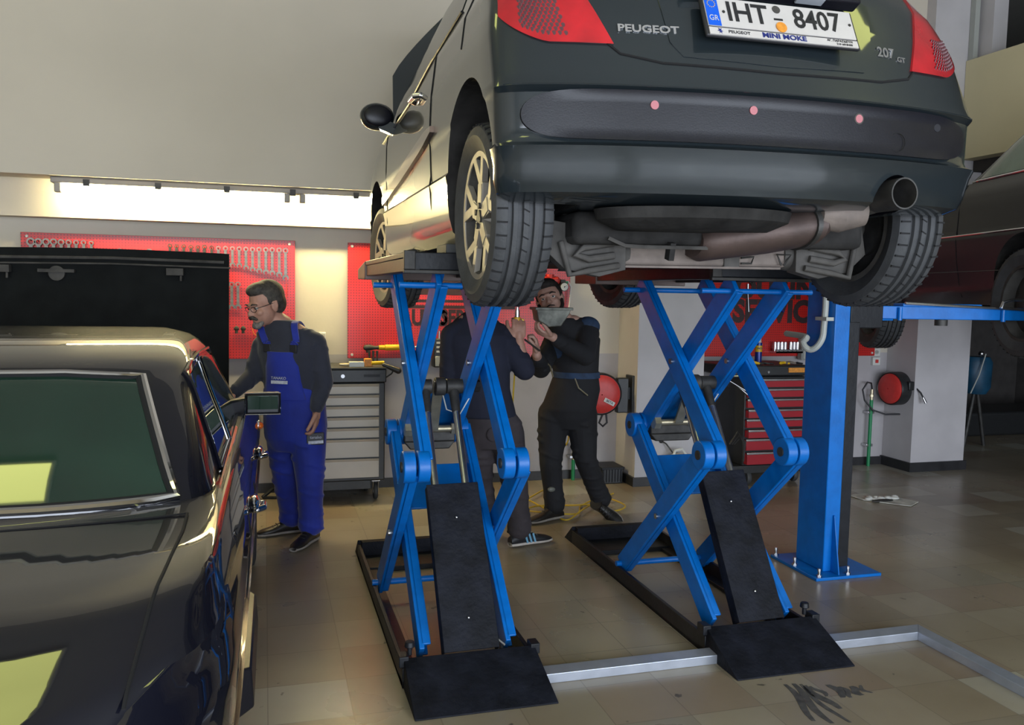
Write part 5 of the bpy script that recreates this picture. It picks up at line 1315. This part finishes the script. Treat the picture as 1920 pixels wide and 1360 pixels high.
def hair(T, c, f, up, s, m, name='hair', low=.0, puff=1.0):
    P, R, f, r, u = head_parts(c, f, up, s); mb = MB()
    def E(x, y, z, a, b, d): mb.ell(P(x,y,z), (a*s*puff,b*s*puff,d*s*puff), R, 18, 12)
    E(0,-.026,.050,.083,.092,.084); E(0,.022,.092,.066,.066,.040); E(0,-.055,.0-low,.070,.060,.070)
    for k in (-1, 1): E(k*.066,-.032,.030,.018,.045,.048); E(k*.070,.008,.028,.010,.014,.030)
    for k in range(9): E(-.05+.0125*k, .066-.0009*(k-4)**2*3, .092+.003*math.sin(k*2), .014,.020,.015)
    return remeshed(mb, name, m, T, .007*s, 2)
def fold(mb, path, r):
    """soft cloth ridge"""
    mb.tube(path, r, 8)
def sleeve(mb, pts, creases=3):
    mb.limb(pts, 16)
    for (a, ra), (b, rb) in zip(pts, pts[1:]):
        a, b = V(a), V(b); x, y, d = basis(b-a)
        for k in range(creases):
            t = (k+.6)/(creases+.2); o = a.lerp(b, t); rr = ra+(rb-ra)*t; ang = random.uniform(0, 6)
            ring = [o+(x*math.cos(ang+q*.35)+y*math.sin(ang+q*.35))*rr*.97+d*(q*.008-.02) for q in range(9)]
            mb.tube(ring, rr*.10+.002, 6)
def torso(mb, rings): mb.loft([(V(c), V(a), V(b)) for c, a, b in rings], 28)
def shoe(T, ankle, toe, m='shoe', sm='sole', h=.0, L=.29, stripes=False, up=(0,0,1)):
    a, t = V(ankle), V(toe); d = (t-a).normalized(); u = V(up); u = (u-d*u.dot(d)).normalized(); r = d.cross(u)
    o = a-d*.065; N = 9; rings = []; W = [.030,.036,.036,.034,.036,.042,.044,.040,.022]; Hh = [.045,.070,.085,.078,.058,.045,.038,.030,.016]
    for k in range(N): c = o+d*(L*k/(N-1)); rings.append((c+u*Hh[k]*.5, r*W[k], u*Hh[k]*.62))
    s_ = MB().loft(rings, 20); s_.cyl(a+u*.05, a+u*.10, .043, .045, 18)
    so = s_.build('shoe', m, T)
    q = MB(); rg = []
    for k in range(N): c = o+d*(L*k/(N-1)); rg.append((c+u*.004, r*(W[k]+.004), u*.013))
    q.loft([(c-u*.0, a_, b_) for c, a_, b_ in rg], 20); q.build('sole', sm, so)
    if stripes:
        for k in (0, 1, 2):
            for sd in (-1, 1):
                c = o+d*(.105+.028*k); MB().beam(c+r*sd*.043+u*.012, c+r*sd*.030+u*.066-d*.012, .012, .005, d).build('side_stripe', 'stripe', so)
        MB().beam(o+d*.085+u*.05+r*.032, o+d*.07+u*.088+r*.024, .022, .005, d).build('tongue_label', 'pale', so)
    lc = MB()
    for k in range(4): c = o+d*(.12+.022*k)+u*(.082-.012*k); lc.tube([c-r*.022, c+u*.005, c+r*.022], .0025, 6)
    lc.build('laces', 'iron' if not stripes else 'pale', so)
    return so
GR = 1.0
def ctr(*p): return sum((V(q) for q in p), V((0,0,0)))/len(p)

# ---- older man in blue bib overalls at the saloon
foot = at(560,1005,Y=5.42)
T1 = thing('person', 'older man in navy jersey and blue bib overalls leaning over the dark saloon', 'person', (foot.x, 5.42, 0))
hc = at(499,572,Y=5.40); hf = V((-.86,-.50,-.30)); hu = V((-.12,-.05,1)); S = 1.13
neck = at(527,606,Y=5.42); chest = at(545,662,Y=5.42); waist = at(552,738,Y=5.44); pel = at(554,802,Y=5.44)
shL, elL, wrL = at(590,645,Y=5.33), at(607,716,Y=5.32), at(594,768,Y=5.26)
shR, elR, wrR = at(494,652,Y=5.54), at(474,705,Y=5.46), at(441,735,Y=5.32)
hiL, knL, anL = at(578,818,Y=5.38), at(581,905,Y=5.34), at(583,985,Y=5.37); hiR, knR, anR = at(532,815,Y=5.50), at(538,900,Y=5.52), at(547,972,Y=5.60)
anL.z = .10; anR.z = .10
b = MB(); head(b, hc, hf, hu, S)
b.limb([(hc+V((.025,.03,-.07)),.058),(neck+V((.01,0,-.01)),.062),(chest,.09),(waist,.10),(pel,.10)])
for p in ((shL,elL,wrL),(shR,elR,wrR)): b.limb([(neck.lerp(p[0],.4),.06),(p[0],.052),(p[1],.040),(p[2],.029)])
for p in ((hiL,knL,anL),(hiR,knR,anR)): b.limb([(pel,.09),(p[0],.07),(p[1],.048),(p[2],.036)])
hand(b, wrL, (-.06,-.03,-1), (-.8,.2,-.1), (-.3,-.9,0), .40, 1.12)
hand(b, wrR, (-.8,-.3,-.5), (.1,.3,-1), (.3,-.9,.1), .35, 1.1)
body1 = remeshed(b, 'body', 'skin', T1, .0055, 2)
face_bits(T1, body1, hc, hf, hu, S, 'hair1')
hair(T1, hc, hf, hu, S, 'hair1')
P, R_, f_, r_, u_ = head_parts(hc, hf, hu, S)
mb = MB(); mb.limb([(P(-.030,.094,-.052),.008*S),(P(-.012,.104,-.040),.011*S),(P(.012,.104,-.040),.011*S),(P(.030,.094,-.052),.008*S)]); remeshed(mb, 'moustache', 'hair1', T1, .005, 1)
mb = MB(); mb.limb([(P(-.036,.072,-.078),.012*S),(P(-.014,.088,-.092),.018*S),(P(.014,.088,-.092),.018*S),(P(.036,.072,-.078),.012*S)]).ell(P(0,.085,-.080), (.020*S,.015*S,.013*S)); remeshed(mb, 'grey_beard', 'greybeard', T1, .006, 1)
gl = MB(); 
for k in (-1, 1): gl.tube([P(k*.033+.023*math.cos(a), .102-.25*abs(.033+.023*math.cos(a)*k)*.6, .002+.014*math.sin(a)) for a in [2*PI*i/16 for i in range(16)]], .0018, 6, True)
gl.tube([P(-.010,.105,.006),P(0,.109,.009),P(.010,.105,.006)], .0018, 6)
for k in (-1, 1): gl.tube([P(k*.056,.092,.008),P(k*.075,.05,.010),P(k*.083,-.01,.012),P(k*.084,-.03,-.002)], .002, 6)
gl.build('glasses', 'ink', T1)
# jersey
tf, tr, tu = frame((-.50,-.86,0)); rr = tr
mb = MB()
torso(mb, [(neck+V((.012,0,.020)), rr*.078, tf*.078),(neck+V((.012,0,-.02)), rr*.115, tf*.090),(neck+V((.014,0,-.06)), rr*.18, tf*.10),(chest+V((0,0,.06)), rr*.215, tf*.13),(chest, rr*.215, tf*.145),(waist+V((0,0,.03)), rr*.19, tf*.15),(waist+V((0,0,-.10)), rr*.18, tf*.14)])
sleeve(mb, [(neck.lerp(shL,.6)+V((0,0,-.02)),.075),(shL,.074),(elL,.060),(wrL+V((0,0,.015)),.043)]); sleeve(mb, [(neck.lerp(shR,.6)+V((0,0,-.02)),.075),(shR,.070),(elR,.056),(wrR,.040)])
remeshed(mb, 'jersey', 'sweater', T1, .009, 3)
# overalls: bib, trousers, straps
mb = MB()
torso(mb, [(waist+V((0,0,.10)), rr*.12, tf*.165),(waist+V((0,0,.03)), rr*.195, tf*.165),(waist+V((0,0,-.06)), rr*.20, tf*.16),(pel+V((0,0,.02)), rr*.205, tf*.160),(pel+V((0,0,-.06)), rr*.20, tf*.150),(pel+V((0,0,-.14)), rr*.16, tf*.11)])
for a_, b_, c_ in ((hiL,knL,anL),(hiR,knR,anR)):
    sleeve(mb, [(a_+V((0,0,.03)),.115),(a_.lerp(b_,.5),.102),(b_,.084),(b_.lerp(c_,.6),.076),(c_+V((0,0,.06)),.076),(c_+V((0,0,.02)),.082)], 2)
ov = remeshed(mb, 'bib_overalls', 'overall', T1, .009, 3)
cf = chest+tf*.150
bib = []
for i in range(9):
    v = i/8; row = []
    for j in range(11):
        u = -1+2*j/10; hw = .125-.02*v+.05*max(0,.35-v); c = waist.lerp(chest, v*1.02)+V((0,0,-.02+.03*v)); row.append(c+rr*u*hw+tf*(.170-.012*v-.040*u*u))
    bib.append(row)
MB().grid(bib, tf*-.012).build('bib', 'overall', ov, smooth=60)
for k in (-1, 1):
    p0 = bib[-1][0 if k < 0 else -1]+rr*(-k)*.018
    pts = [p0+tf*.004, p0+V((0,0,.05))+tf*.004, chest+V((0,0,.085))+rr*k*.105+tf*.125, neck+V((0,0,.0))+rr*k*.115+tf*.045, neck+V((0,0,-.01))+rr*k*.10-tf*.06, chest+V((0,0,.02))+rr*k*.06-tf*.155]
    mb = MB(); sp = smooth_path(pts, 6)
    for a_, b_ in zip(sp, sp[1:]): mb.beam(a_, b_+(b_-a_)*.1, .040, .010, rr)
    mb.build('strap', 'overall', ov)
    MB().beam(p0-V((0,0,.005))+tf*.008, p0+V((0,0,.045))+tf*.008, .046, .012, rr).build('strap_buckle', 'ink', ov, bevel=.003)
o = bib[3][5]+tf*.012+rr*-.0
MB().beam(o-rr*-.085, o-rr*.02, .003, .022, tf).build('printed_band', 'print_', ov) if False else MB().beam(o+rr*-.06, o+rr*.05, .002, .020, tf).build('printed_band', 'print_', ov)
text('print_mark', 'TANAKO', .024, 'print_', ov, o+V((0,0,.024))+rr*-.0, rr*-1, (0,0,1), .0006)
o = at(592,823,Y=5.27)
MB().beam(o+V((-.055,0,.0)), o+V((.05,.0,.0)), .012, .075, (0,1,0)).build('thigh_pocket', 'ink', ov, bevel=.004)
MB().beam(o+V((-.045,-.009,-.022)), o+V((.045,-.009,-.018)), .004, .018, (0,1,0)).build('pocket_print', 'print_', ov)
text('pocket_mark', 'tanako', .026, 'print_', ov, o+V((.0,-.009,.010)), (1,0,0), (0,0,1), .0006)
shoe(T1, (anL.x,anL.y,.012), (anL.x-.12,anL.y-.20,.012)); shoe(T1, (anR.x,anR.y,.012), (anR.x-.25,anR.y-.06,.012))

# ---- man in navy sweater with his back to the viewer, head up behind the wheel
foot = at(950,1015,Y=5.02)
T2 = thing('person', 'man in navy sweater and charcoal trousers, back turned, working under the hatchback', 'person', (foot.x, 5.02, 0))
neck = at(893,590,Y=5.02); chest = at(893,650,Y=5.0); waist = at(898,735,Y=5.0); pel = at(920,800,Y=5.0)
hc = at(905,548,Y=5.05); hf = V((.35,.9,.35)); hu = V((0,-.3,1)); S = 1.08
shL, elL, wrL = at(848,630,Y=5.02), at(842,705,Y=5.0), at(880,640,Y=5.15)
shR, elR, wrR = at(938,632,Y=4.98), at(984,694,Y=4.90), at(973,640,Y=4.93)
hiL, knL, anL = at(893,820,Y=5.02), at(900,905,Y=5.10), at(916,985,Y=5.2); hiR, knR, anR = at(950,822,Y=4.98), at(966,905,Y=4.96), at(973,1010,Y=5.0)
anL.z = .10; anR.z = .10
b = MB(); head(b, hc, hf, hu, S)
b.limb([(hc+V((0,-.01,-.06)),.056),(neck,.060),(chest,.09),(waist,.10),(pel,.10)])
for p in ((shL,elL,wrL),(shR,elR,wrR)): b.limb([(neck.lerp(p[0],.4),.06),(p[0],.052),(p[1],.042),(p[2],.030)])
for p in ((hiL,knL,anL),(hiR,knR,anR)): b.limb([(pel,.09),(p[0],.07),(p[1],.048),(p[2],.036)])
hand(b, wrR, (-.02,0,1), (.15,.9,0), (-1,0,0), .62, 1.12)
hand(b, wrL, (.3,.1,1), (.3,.9,0), (1,0,0), .6, 1.1)
body2 = remeshed(b, 'body', 'skin', T2, .0055, 2)
face_bits(T2, body2, hc, hf, hu, S, 'hair2'); hair(T2, hc, hf, hu, S, 'hair2', low=.01)
tf, tr, tu = frame((.30,.95,0)); rr = tr; mb = MB()
torso(mb, [(neck+V((0,0,.015)), rr*.07, tf*.07),(neck+V((0,0,-.03)), rr*.13, tf*.09),(chest+V((0,0,.07)), rr*.20, tf*.13),(chest, rr*.205, tf*.14),(waist+V((0,0,.02)), rr*.19, tf*.145),(waist+V((.02,0,-.09)), rr*.20, tf*.15),(waist+V((.03,0,-.15)), rr*.205, tf*.15)])
sleeve(mb, [(neck.lerp(shL,.6)+V((0,0,-.02)),.075),(shL,.073),(elL,.060),(elL.lerp(wrL,.6),.045)]); sleeve(mb, [(neck.lerp(shR,.6)+V((0,0,-.02)),.075),(shR,.074),(elR,.064),(elR.lerp(wrR,.38),.050)])
remeshed(mb, 'sweater', 'navy', T2, .009, 3)
mb = MB(); torso(mb, [(waist+V((.03,0,-.10)), rr*.175, tf*.13),(pel+V((0,0,.03)), rr*.195, tf*.145),(pel+V((0,0,-.06)), rr*.185, tf*.135),(pel+V((0,0,-.13)), rr*.15, tf*.10)])
for a_, b_, c_ in ((hiL,knL,anL),(hiR,knR,anR)): sleeve(mb, [(a_+V((0,0,.03)),.110),(a_.lerp(b_,.5),.096),(b_,.080),(b_.lerp(c_,.6),.072),(c_+V((0,0,.05)),.074),(c_+V((0,0,.02)),.078)], 3)
tr2 = remeshed(mb, 'trousers', 'trous', T2, .009, 3)
p = at(868,805,Y=4.86); MB().ell(p, (.05,.012,.035)).build('pocket_patch', 'grey', tr2); MB().ell(at(925,815,Y=4.86), (.04,.012,.045)).build('pocket_patch', 'trous', tr2)
shoe(T2, (anR.x,anR.y,.014), (anR.x+.25,anR.y+.06,.014), 'ink', 'solew', stripes=True, L=.30); shoe(T2, (anL.x,anL.y,.014), (anL.x+.05,anL.y+.2,.014), 'ink', 'solew', L=.30)
# the yellow air tool he holds
a = wrR+V((-.005,.03,.085)); t = thing('air_tool', 'yellow air tool held upright by the man in the navy sweater', 'tool', tuple(a-V((0,0,.08))))
MB().cyl(a+V((0,0,-.09)), a+V((0,0,.06)), .022, .021, 18).beam(a+V((.02,0,-.02)), a+V((.035,0,.05)), .016, .02).build('grip', 'yellow', t, bevel=.003)
MB().cyl(a+V((0,0,.06)), a+V((0,0,.10)), .015).cyl(a+V((0,0,.10)), a+V((0,0,.12)), .010).build('nozzle', 'steel', t)

# ---- bearded mechanic in a black coverall
foot = at(1075,965,Y=5.5)
T3 = thing('person', 'young bearded mechanic in black coverall looking up from behind a grey tray', 'person', (foot.x, 5.5, 0))
hc = at(1031,563,Y=5.42); hf = V((-.42,-.88,.12)); hu = V((-.30,.10,1)); S = 1.10
neck = at(1058,600,Y=5.48); chest = at(1074,645,Y=5.48); waist = at(1080,702,Y=5.50); pel = at(1066,765,Y=5.50)
shL, elL, wrL = at(1102,618,Y=5.42), at(1098,668,Y=5.24), at(1036,632,Y=5.12)
shR, elR, wrR = at(1046,622,Y=5.56), at(1014,692,Y=5.38), at(1006,665,Y=5.18)
hiL, knL, anL = at(1090,785,Y=5.48), at(1098,862,Y=5.44), at(1127,938,Y=5.56); hiR, knR, anR = at(1038,785,Y=5.54), at(1032,868,Y=5.50), at(1040,955,Y=5.54)
anR.z = .10
b = MB(); head(b, hc, hf, hu, S)
b.limb([(hc+V((.02,.03,-.07)),.056),(neck,.060),(chest,.09),(waist,.09),(pel,.10)])
for p in ((shL,elL,wrL),(shR,elR,wrR)): b.limb([(neck.lerp(p[0],.4),.06),(p[0],.050),(p[1],.040),(p[2],.029)])
for p in ((hiL,knL,anL),(hiR,knR,anR)): b.limb([(pel,.09),(p[0],.07),(p[1],.048),(p[2],.036)])
hand(b, wrL, (-1,-.1,.35), (.1,.2,1), (-.2,-1,0), .55, 1.1)
hand(b, wrR, (-.08,-.1,1), (-.9,.3,0), (0,-1,0), .75, 1.1)
body3 = remeshed(b, 'body', 'skin2', T3, .0055, 2)
face_bits(T3, body3, hc, hf, hu, S, 'hair2'); hair(T3, hc, hf, hu, S, 'hair2', puff=1.03)
P, R_, f_, r_, u_ = head_parts(hc, hf, hu, S)
mb = MB()
for k in (-1, 1): mb.limb([(P(k*.073,.010,-.015),.010*S),(P(k*.066,.022,-.050),.015*S),(P(k*.045,.052,-.082),.016*S),(P(0,.082,-.098),.017*S)])
mb.limb([(P(-.028,.092,-.052),.004*S),(P(0,.101,-.042),.0055*S),(P(.028,.092,-.052),.004*S)])
remeshed(mb, 'beard', 'hair2', T3, .006, 1)
tf, tr, tu = frame((-.45,-.89,0)); rr = tr; mb = MB()
torso(mb, [(neck+V((.01,0,.015)), rr*.075, tf*.075),(neck+V((.01,0,-.03)), rr*.13, tf*.09),(chest+V((0,0,.04)), rr*.19, tf*.13),(chest+V((0,0,-.03)), rr*.185, tf*.135),(waist, rr*.155, tf*.125),(waist+V((-.01,0,-.10)), rr*.18, tf*.14),(pel, rr*.19, tf*.15),(pel+V((0,0,-.06)), rr*.18, tf*.135),(pel+V((0,0,-.14)), rr*.14, tf*.10)])
sleeve(mb, [(neck.lerp(shL,.6)+V((0,0,-.02)),.078),(shL,.080),(elL,.066),(wrL.lerp(elL,.15),.048)]); sleeve(mb, [(neck.lerp(shR,.6)+V((0,0,-.02)),.075),(shR,.072),(elR,.064),(wrR.lerp(elR,.30),.050)])
for a_, b_, c_ in ((hiL,knL,anL),(hiR,knR,anR)): sleeve(mb, [(a_+V((0,0,.03)),.112),(a_.lerp(b_,.5),.096),(b_,.078),(b_.lerp(c_,.6),.070),(c_.lerp(b_,.10),.072),(c_.lerp(b_,.03),.074)], 3)
cv = remeshed(mb, 'coverall', 'coverall', T3, .009, 3)
MB().loft([(waist+V((0,0,.02)), rr*.163, tf*.133),(waist+V((0,0,-.02)), rr*.168, tf*.136)], 32).build('belt', 'denim', cv)
mb = MB(); mb.ell(shL+V((0,0,.02)), (.085,.085,.07)); remeshed(mb, 'shoulder_panel', 'denim', cv, .009, 2)
mb = MB(); mb.ell(chest+rr*.09+tf*.10+V((0,0,-.01)), (.05,.05,.09)); remeshed(mb, 'chest_panel', 'denim', cv, .009, 2)
o = chest+tf*.145+rr*-.02+V((0,0,-.03))
mb = MB()
for k in range(3): a = 2*PI*k/3+PI/2; q = o+(rr*-math.cos(a)+V((0,0,1))*math.sin(a))*.013; mb.prism([(0,-.012),(.007,0),(0,.012),(-.007,0)], tf*.003, q, (rr*-math.sin(a)-V((0,0,1))*math.cos(a))*1, (rr*-math.cos(a)+V((0,0,1))*math.sin(a)))
mb.build('chest_emblem', 'print_', cv)
MB().tube([at(1078,710,Y=5.34),at(1085,728,Y=5.335),at(1102,742,Y=5.33)], .005, 6).build('zip', 'zinc', cv)
MB().tube([elR.lerp(wrR,.3)+V((.03,-.05,.02)), elR+V((.05,-.05,.02)), elR+V((.08,-.02,-.05))], .006, 6).build('zip', 'zinc', cv)
MB().ell(at(1034,918,Y=5.455), (.028,.012,.018)).build('shin_patch', 'grey', cv)
shoe(T3, (anR.x,anR.y,.014), (anR.x-.24,anR.y-.10,.014), 'shoe', 'sole', L=.30)
to = at(1143,978,Y=5.50); to.z = .02
shoe(T3, (anL.x+.0,anL.y,anL.z-.05), (to.x,to.y-.02,to.z), 'shoe', 'sole', L=.28, up=(-.55,-.75,.35))
# tray he holds up and the rod
c = at(1034,592,Y=5.08)
tb = MB(); tp = [(-.115,.045),(.115,.045),(.105,.015),(.05,-.065),(-.03,-.07),(-.10,-.03)]
tb.prism(tp, (0,.11,0), c+V((0,-.05,0)))
ty = thing('metal_tray', 'grey dirty metal tray held up in front of the bearded mechanic', 'tray', tuple(c))
tb.build('pan', 'grey', ty, bevel=.006)
MB().mm(c+V((-.125,-.06,.035)), c+V((.125,.07,.052))).build('rim', 'grey', ty, bevel=.004)
tag(MB().cyl(at(984,637,Y=5.06), at(1012,658,Y=5.12), .006).build('hand_tool', 'iron', None), 'thin dark rod tool held between the two mechanics\' hands', 'tool')
